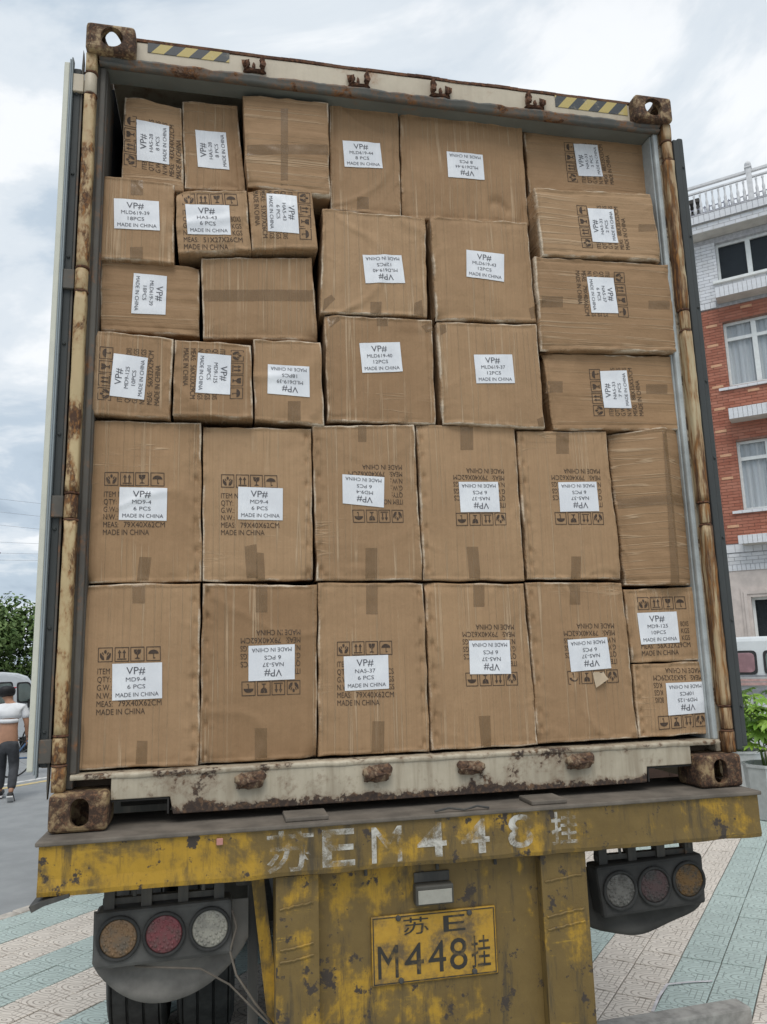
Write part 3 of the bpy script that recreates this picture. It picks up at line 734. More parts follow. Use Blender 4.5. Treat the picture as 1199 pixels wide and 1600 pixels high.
lmp = box('plate_lamp', (-.068, .062, -.055, -.0145, 1.13, 1.192), plain('lamp_body', (.07, .065, .055), .6), tr, bev=.006)
box('lamp_lens', (-.06, .054, -.0585, -.0555, 1.136, 1.178), plain('lamp_lens_grey', (.32, .31, .27), .35), lmp, bev=.001)
box('lamp_bracket', (-.064, .058, -.022, -.0145, 1.193, 1.225), CHAS, lmp)
# tail lamps
n = NT('amber_lens'); v = n.coord(); AMB = n.fin(n.mix(n.ss(n.noise(v, 30, 5, .6), .4, .7), (.19, .115, .06), (.12, .095, .07)), .45)
n = NT('red_lens'); v = n.coord(); REDL = n.fin(n.mix(n.ss(n.noise(v, 30, 5, .6), .4, .75), (.17, .045, .052), (.10, .065, .06)), .4)
n = NT('clear_lens'); v = n.coord(); CLR = n.fin(n.mix(n.ss(n.noise(v, 30, 5, .6), .4, .7), (.30, .285, .24), (.20, .19, .165)), .45)
def darker(mat, k, name):
    m = mat.copy(); m.name = name
    return m
n = NT('amber_lens_dull'); v = n.coord(); AMB2 = n.fin(n.mix(n.ss(n.noise(v, 26, 6, .65), .4, .65), (.12, .065, .02), (.05, .042, .033)), .5)
n = NT('red_lens_dull'); v = n.coord(); RED2 = n.fin(n.mix(n.ss(n.noise(v, 26, 6, .65), .4, .65), (.065, .038, .038), (.045, .04, .038)), .5)
n = NT('clear_lens_dull'); v = n.coord(); CLR2 = n.fin(n.mix(n.ss(n.noise(v, 26, 6, .65), .4, .65), (.12, .115, .105), (.07, .066, .06)), .5)
DHOUS = plain('dark_lamp_housing', (.045, .044, .042), .8, .2, 9); DFLAP = plain('dark_rubber_flap', (.06, .058, .053), .85, .2, 6)  # right-hand lenses, housing and flap are darker than the left set
def tail_lamp(quad, centres, mats, hmat, fmat, flap_pts, y=.05):
    P3 = [(x, z) for x, z in quad]
    bm = bmesh.new(); prism(bm, P3, 'y', y-.03, y+.06, .012); h_ = obj('tail_lamp', bm, hmat, tr, smooth=False)
    for (x, z), m in zip(centres, mats):
        M = Matrix.Translation((x, y-.03, z)) @ Matrix.Rotation(pi/2, 4, 'X')
        bm = bmesh.new(); lathe(bm, [(.066, -.002), (.066, .008), (.061, .012), (.056, .008), (.056, -.001)], 28, M); obj('lens_ring', bm, BLKR, h_, smooth=True)
        bm = bmesh.new(); lathe(bm, [(.0555, 0), (.0555, .004), (.050, .0075), (.047, .0068), (.042, .0098), (.039, .009), (.03, .0118), (.027, .011), (.012, .0133)], 28, M)
        for q in range(36):
            r_ = .006+.044*math.sqrt(q/36); t = q*2.4
            bmesh.ops.create_icosphere(bm, subdivisions=1, radius=.0062, matrix=M @ Matrix.Translation((r_*cos(t), r_*sin(t), .0115-.0045*(r_/.05)**2)) @ Matrix.Diagonal((1, 1, .55, 1)))
        obj('lens', bm, m, h_, smooth=True)
    # rubber flap hanging behind the housing: curved sheet with thickness
    vs, fs = [], []; N, Mz = 24, 10
    (xa, za), (xb, zb), low = flap_pts
    for layer in (0, .006):
        for i in range(N+1):
            t = i/N; x = xa+(xb-xa)*t; ztop = quad[0][1]-.02; zl = za+(zb-za)*t+low(t)
            for k in range(Mz+1):
                q = k/Mz; z = ztop+(zl-ztop)*q
                yy = y+.055-.05*q*q*sin(t*pi)+.010*sin(t*9+q*3)*q
                vs.append((x, yy+layer, z))
    S = (N+1)*(Mz+1)
    for i in range(N):
        for k in range(Mz):
            a = i*(Mz+1)+k; fs.append((a, a+Mz+1, a+Mz+2, a+1)); fs.append((S+a, S+a+1, S+a+Mz+2, S+a+Mz+1))
        a = i*(Mz+1)+Mz; fs.append((a, a+Mz+1, S+a+Mz+1, S+a))
    obj('mud_flap', (vs, fs), fmat, h_, smooth=True)
    bm = bmesh.new()
    for k in range(4):
        x = quad[0][0]+.04+(quad[1][0]-quad[0][0]-.08)*k/3; bx(bm, x-.016, x+.016, y-.01, y+.03, quad[0][1]-.01, 1.262)
    bx(bm, quad[0][0]+.02, quad[1][0]-.03, y, y+.025, quad[0][1]+.012, quad[0][1]+.03)
    obj('lamp_bracket', bm, CHAS, h_)
    return h_
tl = tail_lamp([(-1.072, 1.178), (-.655, 1.185), (-.65, 1.02), (-1.07, 1.012)], [(-.998, 1.1), (-.862, 1.1), (-.722, 1.103)], [AMB, REDL, CLR], HOUS, FLAP,
               ((-1.085, 1.005), (-.60, 1.04), lambda t: -.135*sin(pi*t)**.75))
tl2 = tail_lamp([(.607, 1.180), (1.03, 1.195), (1.028, 1.025), (.625, 1.008)], [(.692, 1.098), (.826, 1.102), (.962, 1.11)], [CLR2, RED2, AMB2], DHOUS, DFLAP,
                ((.595, .965), (1.055, 1.005), lambda t: -.055*sin(pi*t)**.7*(1-t*.4)+.005*sin(t*11)))
bm = bmesh.new()
tube(bm, [(-.95, .05, 1.005), (-.86, .03, 1.0), (-.75, .03, .985), (-.66, .03, .93), (-.58, .02, .85), (-.5, .02, .77), (-.46, .05, .70)], .0035, 6)
tube(bm, [(-.655, .03, 1.15), (-.64, .02, 1.1), (-.66, .025, 1.03), (-.64, .02, .96), (-.58, .02, .87), (-.52, .02, .8)], .004, 6)
obj('loose_cable', bm, DUSTY, tl, smooth=True)
# frame rails, cross members and the struts seen beside the panel
for s in (-1, 1):
    bm = bmesh.new(); prism(bm, [(s*.40, 1.0), (s*.56, 1.0), (s*.56, 1.02), (s*.49, 1.02), (s*.49, 1.385), (s*.56, 1.385), (s*.56, 1.403), (s*.40, 1.403), (s*.40, 1.385), (s*.47, 1.385), (s*.47, 1.02), (s*.40, 1.02)], 'y', .3, 12.0)
    obj('frame_rail', bm, CHAS, tr)
for k in range(8): box('cross_member', (-1.18, 1.18, .9+k*1.4, 1.0+k*1.4, 1.2, 1.38), CHAS, tr, bev=0)
bm = bmesh.new(); bx(bm, -.60, -.568, .12, .16, .5, 1.25); bx(bm, -.64, -.545, .1, .2, 1.2, 1.256); obj('strut', bm, CHAS, tr)
bm = bmesh.new(); bx(bm, -.02, .02, -.01, .01, 0, .62, M=Matrix.Translation((-.50, .06, .64)) @ Matrix.Rotation(RAD(-7), 4, 'Y')); obj('strut', bm, YEL, tr)
bm = bmesh.new(); bx(bm, -.69, -.585, .35, .37, .98, 1.22); obj('bracket_plate', bm, HOUS, tr)
# wheels: three axles with dual tyres
def wheel_mesh():
    R_, wd = .505, .285; bm = bmesh.new(); prof = []
    h = wd/2
    prof = [(.29, -h*.75), (.36, -h*.98), (.44, -h), (.485, -h*.9), (R_-.004, -h*.8)]
    gx = []
    for g in (-.5, -.17, .17, .5):
        c = g*wd*.8; prof += [(R_, c-.008), (R_-.016, c-.004), (R_-.016, c+.004), (R_, c+.008)]
    prof += [(R_-.004, h*.8), (.485, h*.9), (.44, h), (.36, h*.98), (.29, h*.75)]
    lathe(bm, prof, 48, Matrix.Rotation(pi/2, 4, 'Y')); ty = bm
    rm = bmesh.new(); lathe(rm, [(.10, -.05), (.25, -.06), (.285, -.10), (.289, .10), (.25, .02), (.10, .05)], 32, Matrix.Rotation(pi/2, 4, 'Y'))
    return ty, rm
TYRE = plain('tyre_rubber', (.045, .045, .043), .85, .25, 9); RIM = rusty('wheel_rim', (.2, .19, .17), .4, 6)
ty, rm = wheel_mesh(); tme = bpy.data.meshes.new('tyre'); ty.to_mesh(tme); tme.materials.append(TYRE); rme = bpy.data.meshes.new('rim'); rm.to_mesh(rme); rme.materials.append(RIM)
for yy in (2.08, 3.39, 4.70):
    for s in (-1, 1):
        for xx in (1.09, .755):
            wh = bpy.data.objects.new('wheel', tme); link(wh, tr); wh.location = (s*xx, yy, .503)
            ri_ = bpy.data.objects.new('rim', rme); link(ri_, wh)
    bm = bmesh.new(); tube(bm, [(-.7, yy, .503), (.7, yy, .503)], .065, 12); obj('axle', bm, CHAS, tr)
# carton fronts in metres: y = distance behind the container rear, quad = corners (x, z), st = sticker, pr = printed marks, tp = tape
BOXES = {
  'A1': {'y': 0.15, 'quad': [(-1.0932, 4.136), (-0.8754, 4.1052), (-0.8585, 3.7362), (-1.0926, 3.7497)], 'fl': 'h', 'st': ([(-1.0439, 4.027), (-0.9198, 4.0125), (-0.9161, 3.8445), (-1.0364, 3.8521)], 90, 'HA5-28', '8 PCS'), 'pr': ([(-1.0902, 4.0473), (-0.8732, 4.0136), (-0.8688, 3.7897), (-1.0848, 3.83)], 90, '43X34X22CM')},
  'A2': {'y': 0.16, 'quad': [(-0.8756, 4.1534), (-0.6574, 4.1505), (-0.6221, 3.7673), (-0.857, 3.7594)], 'fl': 'v', 'st': ([(-0.8201, 4.0181), (-0.7006, 4.0215), (-0.6849, 3.8567), (-0.8067, 3.8562)], 90, 'HA5-28', '8 PCS')},
  'A3': {'y': 0.09, 'quad': [(-0.6362, 4.1565), (-0.292, 4.1594), (-0.2903, 3.7404), (-0.6167, 3.7533)], 'fl': 'h', 'tp': [[(-0.6266, 3.9269), (-0.2892, 3.9673), (-0.2898, 3.9222), (-0.6263, 3.883)], [(-0.4857, 4.1043), (-0.4567, 4.1081), (-0.4584, 3.7437), (-0.4868, 3.7407)]]},
  'A4': {'y': 0.13, 'quad': [(-0.2835, 4.1917), (0.0097, 4.1853), (0.0095, 3.7043), (-0.2827, 3.7042)], 'fl': 'v', 'st': ([(-0.2308, 4.0204), (-0.0738, 4.0275), (-0.0652, 3.9106), (-0.2241, 3.9015)], 0, 'MLD619-44', '8 PCS'), 'tp': [[(-0.1755, 3.7703), (-0.1268, 3.7753), (-0.128, 3.7227), (-0.1766, 3.7179)]]},
  'A5': {'y': 0.13, 'quad': [(0.0181, 4.1864), (0.5653, 4.1888), (0.5672, 3.7167), (0.0134, 3.699)], 'fl': 'v', 'st': ([(0.2126, 4.0207), (0.3709, 4.02), (0.3743, 3.9036), (0.2139, 3.8991)], 180, 'MLD619-44', '8 PCS'), 'dn': 'hand'},
  'A6': {'y': 0.15, 'quad': [(0.5827, 4.1964), (1.1546, 4.2028), (1.1533, 3.9276), (0.5888, 3.8784)], 'fl': 'h', 'st': ([(0.8114, 4.1473), (0.9271, 4.1537), (0.9409, 3.999), (0.8248, 3.9915)], 90, 'NA5-33', '3 PCS'), 'pr': ([(0.7658, 4.1502), (0.9775, 4.1597), (0.9938, 3.9659), (0.7716, 3.9577)], 90, '88X35X57CM')},
  'B1': {'y': 0.1, 'quad': [(-1.1715, 3.7457), (-0.892, 3.7413), (-0.8861, 3.4074), (-1.1677, 3.4071)], 'fl': 'v', 'st': ([(-1.1093, 3.6506), (-0.9464, 3.6548), (-0.9395, 3.5325), (-1.1035, 3.5278)], 0, 'MLD619-39', '18PCS'), 'tp': [[(-1.052, 3.7356), (-1.0071, 3.7405), (-1.0053, 3.6754), (-1.0501, 3.6708)], [(-1.0451, 3.4585), (-0.9994, 3.4625), (-0.9981, 3.4159), (-1.0436, 3.4121)]]},
  'B2': {'y': 0.085, 'quad': [(-0.8857, 3.7052), (-0.6192, 3.7292), (-0.6011, 3.4786), (-0.8733, 3.4446)], 'fl': 'v', 'st': ([(-0.8487, 3.6437), (-0.6847, 3.6539), (-0.6772, 3.531), (-0.837, 3.5209)], 0, 'HA5-43', '6 PCS'), 'pr': ([(-0.8614, 3.6915), (-0.6576, 3.7083), (-0.6278, 3.476), (-0.8491, 3.4586)], 0, '51X27X26CM')},
  'B3': {'y': 0.085, 'quad': [(-0.6143, 3.7311), (-0.3647, 3.7588), (-0.3422, 3.5091), (-0.5962, 3.4816)], 'fl': 'v', 'st': ([(-0.543, 3.7183), (-0.4249, 3.7232), (-0.4168, 3.5592), (-0.5372, 3.5572)], 270, 'HA5-43', '6 PCS'), 'pr': ([(-0.5965, 3.7292), (-0.3716, 3.7436), (-0.367, 3.5393), (-0.5836, 3.5288)], 270, '51X27X26CM')},
  'C1': {'y': 0.125, 'quad': [(-1.1534, 3.409), (-0.7945, 3.4151), (-0.7901, 3.1353), (-1.141, 3.1339)], 'fl': 'h', 'st': ([(-1.0312, 3.3661), (-0.9116, 3.3625), (-0.9135, 3.2077), (-1.0355, 3.2055)], 270, 'MLD619-39', '18PCS')},
  'C2': {'y': 0.12, 'quad': [(-0.7877, 3.4473), (-0.3635, 3.4884), (-0.3423, 3.1419), (-0.7758, 3.1239)], 'fl': 'v', 'tp': [[(-0.7774, 3.3173), (-0.3508, 3.349), (-0.3513, 3.3006), (-0.7767, 3.2705)]]},
  'D1': {'y': 0.08, 'quad': [(-1.1558, 3.1183), (-0.8796, 3.0982), (-0.8875, 2.7931), (-1.1607, 2.8018)], 'fl': 'v', 'st': ([(-1.0854, 3.0289), (-0.9672, 3.0166), (-0.977, 2.8603), (-1.0944, 2.8697)], 90, 'MD9-125', '10PCS'), 'pr': ([(-1.1344, 3.0537), (-0.9202, 3.0438), (-0.9227, 2.8409), (-1.1356, 2.8544)], 90, '56X32X29CM')},
  'D2': {'y': 0.07, 'quad': [(-0.8744, 3.0943), (-0.6001, 3.0904), (-0.5921, 2.8008), (-0.8772, 2.8047)], 'fl': 'v', 'st': ([(-0.7914, 3.0453), (-0.6724, 3.0394), (-0.675, 2.8884), (-0.798, 2.8911)], 270, 'MD9-125', '10PCS'), 'pr': ([(-0.8447, 3.0604), (-0.626, 3.0628), (-0.6288, 2.874), (-0.8447, 2.8649)], 270, '56X32X29CM')},
  'D3': {'y': 0.09, 'quad': [(-0.5912, 3.1171), (-0.3363, 3.1245), (-0.326, 2.7917), (-0.5843, 2.8024)], 'fl': 'v', 'st': ([(-0.537, 3.0209), (-0.3823, 3.0162), (-0.3811, 2.8971), (-0.5385, 2.9053)], 180, 'MLD619-39', '18PCS'), 'tp': [[(-0.4635, 2.8794), (-0.4157, 2.8814), (-0.4163, 2.8065), (-0.4639, 2.8047)]]},
  'E1': {'y': 0.1, 'quad': [(-0.3204, 3.6905), (0.1, 3.6893), (0.0969, 3.2596), (-0.3335, 3.2469)], 'fl': 'v', 'st': ([(-0.1651, 3.4995), (-0.0055, 3.5131), (0.0056, 3.3931), (-0.155, 3.379)], 180, 'MLD619-40', '12PCS'), 'tp': [[(-0.1371, 3.3037), (-0.0925, 3.3068), (-0.0939, 3.2555), (-0.1384, 3.2525)], [(-0.3195, 3.3041), (-0.2916, 3.3239), (-0.2751, 3.3073), (-0.326, 3.2505)], [(0.0422, 3.3118), (0.0735, 3.3276), (0.078, 3.2615), (0.0361, 3.2642)]]},
  'E2': {'y': 0.08, 'quad': [(0.1189, 3.6876), (0.5369, 3.696), (0.5501, 3.2555), (0.1276, 3.2417)], 'fl': 'v', 'st': ([(0.2613, 3.5474), (0.4212, 3.5383), (0.4142, 3.417), (0.2555, 3.428)], 0, 'MLD619-43', '12PCS'), 'tp': [[(0.5176, 3.3124), (0.5512, 3.3287), (0.5484, 3.2726), (0.5239, 3.2663)]]},
  'E3': {'y': 0.1, 'quad': [(-0.3187, 3.24), (0.1121, 3.2443), (0.1104, 2.8125), (-0.3123, 2.8103)], 'fl': 'v', 'st': ([(-0.1844, 3.1301), (-0.0233, 3.143), (-0.0152, 3.0226), (-0.1753, 3.0094)], 0, 'MLD619-40', '12PCS'), 'tp': [[(-0.1131, 3.2399), (-0.0685, 3.2428), (-0.0695, 3.207), (-0.114, 3.2042)], [(-0.3097, 3.2296), (-0.2637, 3.2353), (-0.2598, 3.2196), (-0.2978, 3.1864)], [(0.0649, 3.2137), (0.1141, 3.2394), (0.1142, 3.1988), (0.0858, 3.188)]]},
  'E4': {'y': 0.08, 'quad': [(0.127, 3.2282), (0.5494, 3.2457), (0.555, 2.8035), (0.1356, 2.8125)], 'fl': 'v', 'st': ([(0.2705, 3.098), (0.4324, 3.1078), (0.4359, 2.9867), (0.275, 2.9783)], 0, 'MLD619-37', '12PCS'), 'tp': [[(0.1339, 3.2138), (0.1605, 3.22), (0.1635, 3.1886), (0.141, 3.1738)], [(0.5213, 2.8411), (0.5495, 2.8554), (0.5502, 2.8131), (0.5259, 2.8149)]]},
  'F2': {'y': 0.05, 'quad': [(0.5656, 3.8447), (1.1012, 3.8679), (1.1311, 3.5617), (0.5846, 3.5389)], 'fl': 'h', 'st': ([(0.8014, 3.7727), (0.9198, 3.7776), (0.9277, 3.6221), (0.8101, 3.6166)], 90, 'NA5-33', '2 PCS'), 'pr': ([(0.7506, 3.7825), (0.9678, 3.7923), (0.9815, 3.5954), (0.7613, 3.5861)], 90, '88X35X57CM'), 'tp': [[(1.0309, 3.7185), (1.1122, 3.7262), (1.1087, 3.6909), (1.0276, 3.6834)]]},
  'F3': {'y': 0.06, 'quad': [(0.5493, 3.5357), (1.1601, 3.5487), (1.1605, 3.1518), (0.5552, 3.1289)], 'fl': 'h', 'st': ([(0.7731, 3.4583), (0.8944, 3.463), (0.9007, 3.3039), (0.7813, 3.2996)], 270, 'NA5-37', '6 PCS'), 'pr': ([(0.7224, 3.483), (0.9458, 3.4912), (0.9489, 3.29), (0.726, 3.2847)], 270, '79X40X62CM'), 'tp': [[(0.5673, 3.3578), (0.6613, 3.3646), (0.6578, 3.3175), (0.5641, 3.311)], [(1.048, 3.3732), (1.1483, 3.3803), (1.1443, 3.3414), (1.0443, 3.3345)]]},
  'F4': {'y': 0.09, 'quad': [(0.5735, 3.1284), (1.1576, 3.1437), (1.1679, 2.8216), (0.595, 2.8051)], 'fl': 'h', 'st': ([(0.8157, 3.0606), (0.9355, 3.0694), (0.9447, 2.9072), (0.8204, 2.9032)], 90, 'NA5-33', '7 PCS'), 'pr': ([(0.7678, 3.0674), (0.9883, 3.0833), (0.9997, 2.8773), (0.7731, 2.867)], 90, '88X35X57CM'), 'tp': [[(0.5792, 3.0079), (0.6489, 3.0112), (0.6452, 2.9612), (0.5757, 2.9581)], [(1.0208, 3.0148), (1.1195, 3.0194), (1.1151, 2.9772), (1.0167, 2.9729)]]},
  'G1': {'y': 0.11, 'quad': [(-1.1648, 2.7875), (-0.7775, 2.7918), (-0.7676, 2.2111), (-1.1667, 2.2076)], 'fl': 'v', 'st': ([(-1.0525, 2.5434), (-0.8905, 2.5424), (-0.8908, 2.4248), (-1.0515, 2.4266)], 0, 'MD9-4', '6 PCS'), 'pr': ([(-1.1053, 2.598), (-0.9021, 2.5984), (-0.8947, 2.3728), (-1.1027, 2.3719)], 0, '79X40X62CM'), 'tp': [[(-0.9798, 2.2972), (-0.939, 2.2956), (-0.9467, 2.209), (-0.9865, 2.2108)]], 'dn': 'r'},
  'G2': {'y': 0.11, 'quad': [(-0.7716, 2.7799), (-0.3744, 2.7811), (-0.3708, 2.2126), (-0.7621, 2.211)], 'fl': 'v', 'st': ([(-0.6427, 2.5521), (-0.4814, 2.5493), (-0.4826, 2.4298), (-0.6426, 2.4323)], 0, 'MD9-4', '6 PCS'), 'pr': ([(-0.704, 2.5978), (-0.5023, 2.598), (-0.4936, 2.373), (-0.7016, 2.3737)], 0, '79X40X62CM'), 'tp': [[(-0.6186, 2.3352), (-0.5762, 2.3431), (-0.5699, 2.2121), (-0.6105, 2.2124)], [(-0.5754, 2.3136), (-0.5503, 2.3105), (-0.5449, 2.2096), (-0.5789, 2.2099)]], 'dn': 'r'},
  'G3': {'y': 0.1, 'quad': [(-0.3706, 2.7907), (0.0232, 2.8095), (0.0364, 2.2086), (-0.3604, 2.2093)], 'fl': 'v', 'st': ([(-0.2613, 2.6048), (-0.1018, 2.5965), (-0.1067, 2.4799), (-0.2617, 2.4942)], 180, 'MD9-4', '6 PCS'), 'pr': ([(-0.2396, 2.6447), (-0.0315, 2.6479), (-0.0321, 2.4236), (-0.223, 2.4222)], 180, '79X40X62CM'), 'tp': [[(-0.1973, 2.7967), (-0.1643, 2.7978), (-0.1658, 2.733), (-0.1987, 2.732)], [(-0.1794, 2.3281), (-0.1351, 2.3281), (-0.1383, 2.2078), (-0.1821, 2.2082)]], 'dn': 'l'},
  'G4': {'y': 0.1, 'quad': [(0.0335, 2.8124), (0.4344, 2.8185), (0.4409, 2.2032), (0.0412, 2.2062)], 'fl': 'v', 'st': ([(0.1893, 2.5838), (0.3488, 2.5868), (0.3517, 2.4685), (0.1923, 2.4651)], 180, 'NA5-37', '6 PCS'), 'pr': ([(0.1687, 2.6408), (0.3774, 2.6404), (0.3757, 2.4168), (0.1737, 2.4129)], 180, '79X40X62CM'), 'tp': [[(0.2094, 2.8107), (0.2619, 2.8125), (0.2569, 2.713), (0.2047, 2.7115)], [(0.2106, 2.3334), (0.2565, 2.3334), (0.2609, 2.2048), (0.2162, 2.2051)]], 'dn': 'l'},
  'G5': {'y': 0.1, 'quad': [(0.4437, 2.7951), (0.8286, 2.8105), (0.8479, 2.2076), (0.4515, 2.2055)], 'fl': 'v', 'st': ([(0.6009, 2.5905), (0.7649, 2.5954), (0.7669, 2.4756), (0.6003, 2.4713)], 180, 'NA5-37', '6 PCS'), 'pr': ([(0.5743, 2.648), (0.7843, 2.6501), (0.7844, 2.4216), (0.5769, 2.4202)], 180, '79X40X62CM'), 'tp': [[(0.6096, 2.7981), (0.6648, 2.7999), (0.6579, 2.7086), (0.603, 2.7072)], [(0.6355, 2.2951), (0.6759, 2.295), (0.6692, 2.21), (0.6291, 2.2103)]], 'dn': 'l'},
  'G6': {'y': 0.13, 'quad': [(0.8522, 2.8037), (1.1916, 2.8313), (1.1907, 2.1796), (0.8704, 2.1824)], 'fl': 'h', 'tp': [[(0.8676, 2.5333), (1.2056, 2.5453), (1.2053, 2.4976), (0.869, 2.4963)], [(1.0456, 2.8257), (1.0731, 2.8266), (1.0636, 2.1844), (1.0277, 2.1848)]], 'ridge': 1},
  'H1': {'y': 0.1, 'quad': [(-1.1669, 2.2002), (-0.7705, 2.2045), (-0.7674, 1.5895), (-1.1616, 1.5948)], 'fl': 'v', 'st': ([(-1.0554, 1.9333), (-0.8938, 1.9339), (-0.8909, 1.8146), (-1.0519, 1.8126)], 0, 'MD9-4', '6 PCS'), 'pr': ([(-1.1026, 1.9881), (-0.9002, 1.9883), (-0.8911, 1.763), (-1.1006, 1.7653)], 0, '79X40X62CM'), 'tp': [[(-0.9993, 2.2011), (-0.9569, 2.2008), (-0.9551, 2.1346), (-0.9973, 2.1352)], [(-0.9684, 1.6792), (-0.9346, 1.6776), (-0.934, 1.6035), (-0.9711, 1.6041)]], 'dn': 'r'},
  'H2': {'y': 0.1, 'quad': [(-0.7639, 2.2011), (-0.3606, 2.1931), (-0.3653, 1.5954), (-0.7632, 1.5913)], 'fl': 'v', 'st': ([(-0.6037, 1.9818), (-0.4425, 1.9841), (-0.4432, 1.8629), (-0.6032, 1.8614)], 180, 'NA5-37', '6 PCS'), 'pr': ([(-0.6311, 2.0383), (-0.4222, 2.0372), (-0.4239, 1.81), (-0.6258, 1.8114)], 180, '79X40X62CM'), 'tp': [[(-0.5793, 2.199), (-0.5379, 2.1987), (-0.5379, 2.0973), (-0.579, 2.0979)], [(-0.5812, 1.703), (-0.5392, 1.7011), (-0.5391, 1.5956), (-0.5809, 1.5978)]], 'dn': 'l'},
  'H3': {'y': 0.1, 'quad': [(-0.3559, 2.2011), (0.0385, 2.1979), (0.0394, 1.5941), (-0.3608, 1.5952)], 'fl': 'v', 'st': ([(-0.2685, 1.9364), (-0.1059, 1.938), (-0.1062, 1.8188), (-0.266, 1.8163)], 0, 'NA5-37', '6 PCS'), 'pr': ([(-0.2915, 1.9889), (-0.0902, 1.988), (-0.0876, 1.7591), (-0.2936, 1.7643)], 0, '79X40X62CM'), 'tp': [[(-0.18, 2.1969), (-0.137, 2.1966), (-0.1399, 2.0837), (-0.1827, 2.0844)], [(-0.1683, 1.7078), (-0.125, 1.7059), (-0.1296, 1.5949), (-0.1742, 1.595)]], 'dn': 'r'},
  'H4': {'y': 0.1, 'quad': [(0.0446, 2.1978), (0.4349, 2.191), (0.4522, 1.5959), (0.0466, 1.5959)], 'fl': 'v', 'st': ([(0.2009, 1.9813), (0.3609, 1.9799), (0.3594, 1.8559), (0.1991, 1.8595)], 180, 'NA5-37', '6 PCS'), 'pr': ([(0.1774, 2.043), (0.3832, 2.0391), (0.3846, 1.8131), (0.183, 1.8162)], 180, '79X40X62CM'), 'tp': [[(0.2307, 2.1935), (0.2746, 2.1931), (0.2699, 2.1048), (0.2263, 2.1055)], [(0.2252, 1.7096), (0.2695, 1.7092), (0.27, 1.5984), (0.2316, 1.598)]], 'dn': 'l'},
  'H5': {'y': 0.1, 'quad': [(0.443, 2.1958), (0.841, 2.1913), (0.8594, 1.6016), (0.4549, 1.598)], 'fl': 'v', 'st': ([(0.5937, 1.9753), (0.7576, 1.982), (0.767, 1.8641), (0.6003, 1.8556)], 180, 'NA5-37', '6 PCS'), 'pr': ([(0.5809, 2.0383), (0.7919, 2.036), (0.7942, 1.8097), (0.5863, 1.8088)], 180, '79X40X62CM'), 'tp': [[(0.6208, 2.1945), (0.6652, 2.1941), (0.6584, 2.1078), (0.6142, 2.1084)]], 'dn': 'lt'},
  'H6': {'y': 0.1, 'quad': [(0.8509, 2.1648), (1.1786, 2.1718), (1.1773, 1.884), (0.8589, 1.882)], 'fl': 'v', 'st': ([(0.895, 2.0721), (1.0646, 2.0752), (1.0676, 1.9544), (0.9007, 1.9502)], 0, 'MD9-125', '10PCS'), 'pr': ([(0.9008, 2.1335), (1.1095, 2.1344), (1.1156, 1.907), (0.9009, 1.9046)], 0, '56X32X29CM')},
  'H7': {'y': 0.1, 'quad': [(0.8611, 1.8759), (1.1767, 1.8791), (1.1784, 1.6033), (0.8647, 1.6014)], 'fl': 'v', 'st': ([(0.9907, 1.8006), (1.1524, 1.8016), (1.1511, 1.6841), (0.99, 1.6788)], 180, 'MD9-125', '10PCS'), 'pr': ([(0.9403, 1.8613), (1.1472, 1.855), (1.1497, 1.632), (0.9467, 1.6269)], 180, '56X32X29CM'), 'dn': 'l'},
}
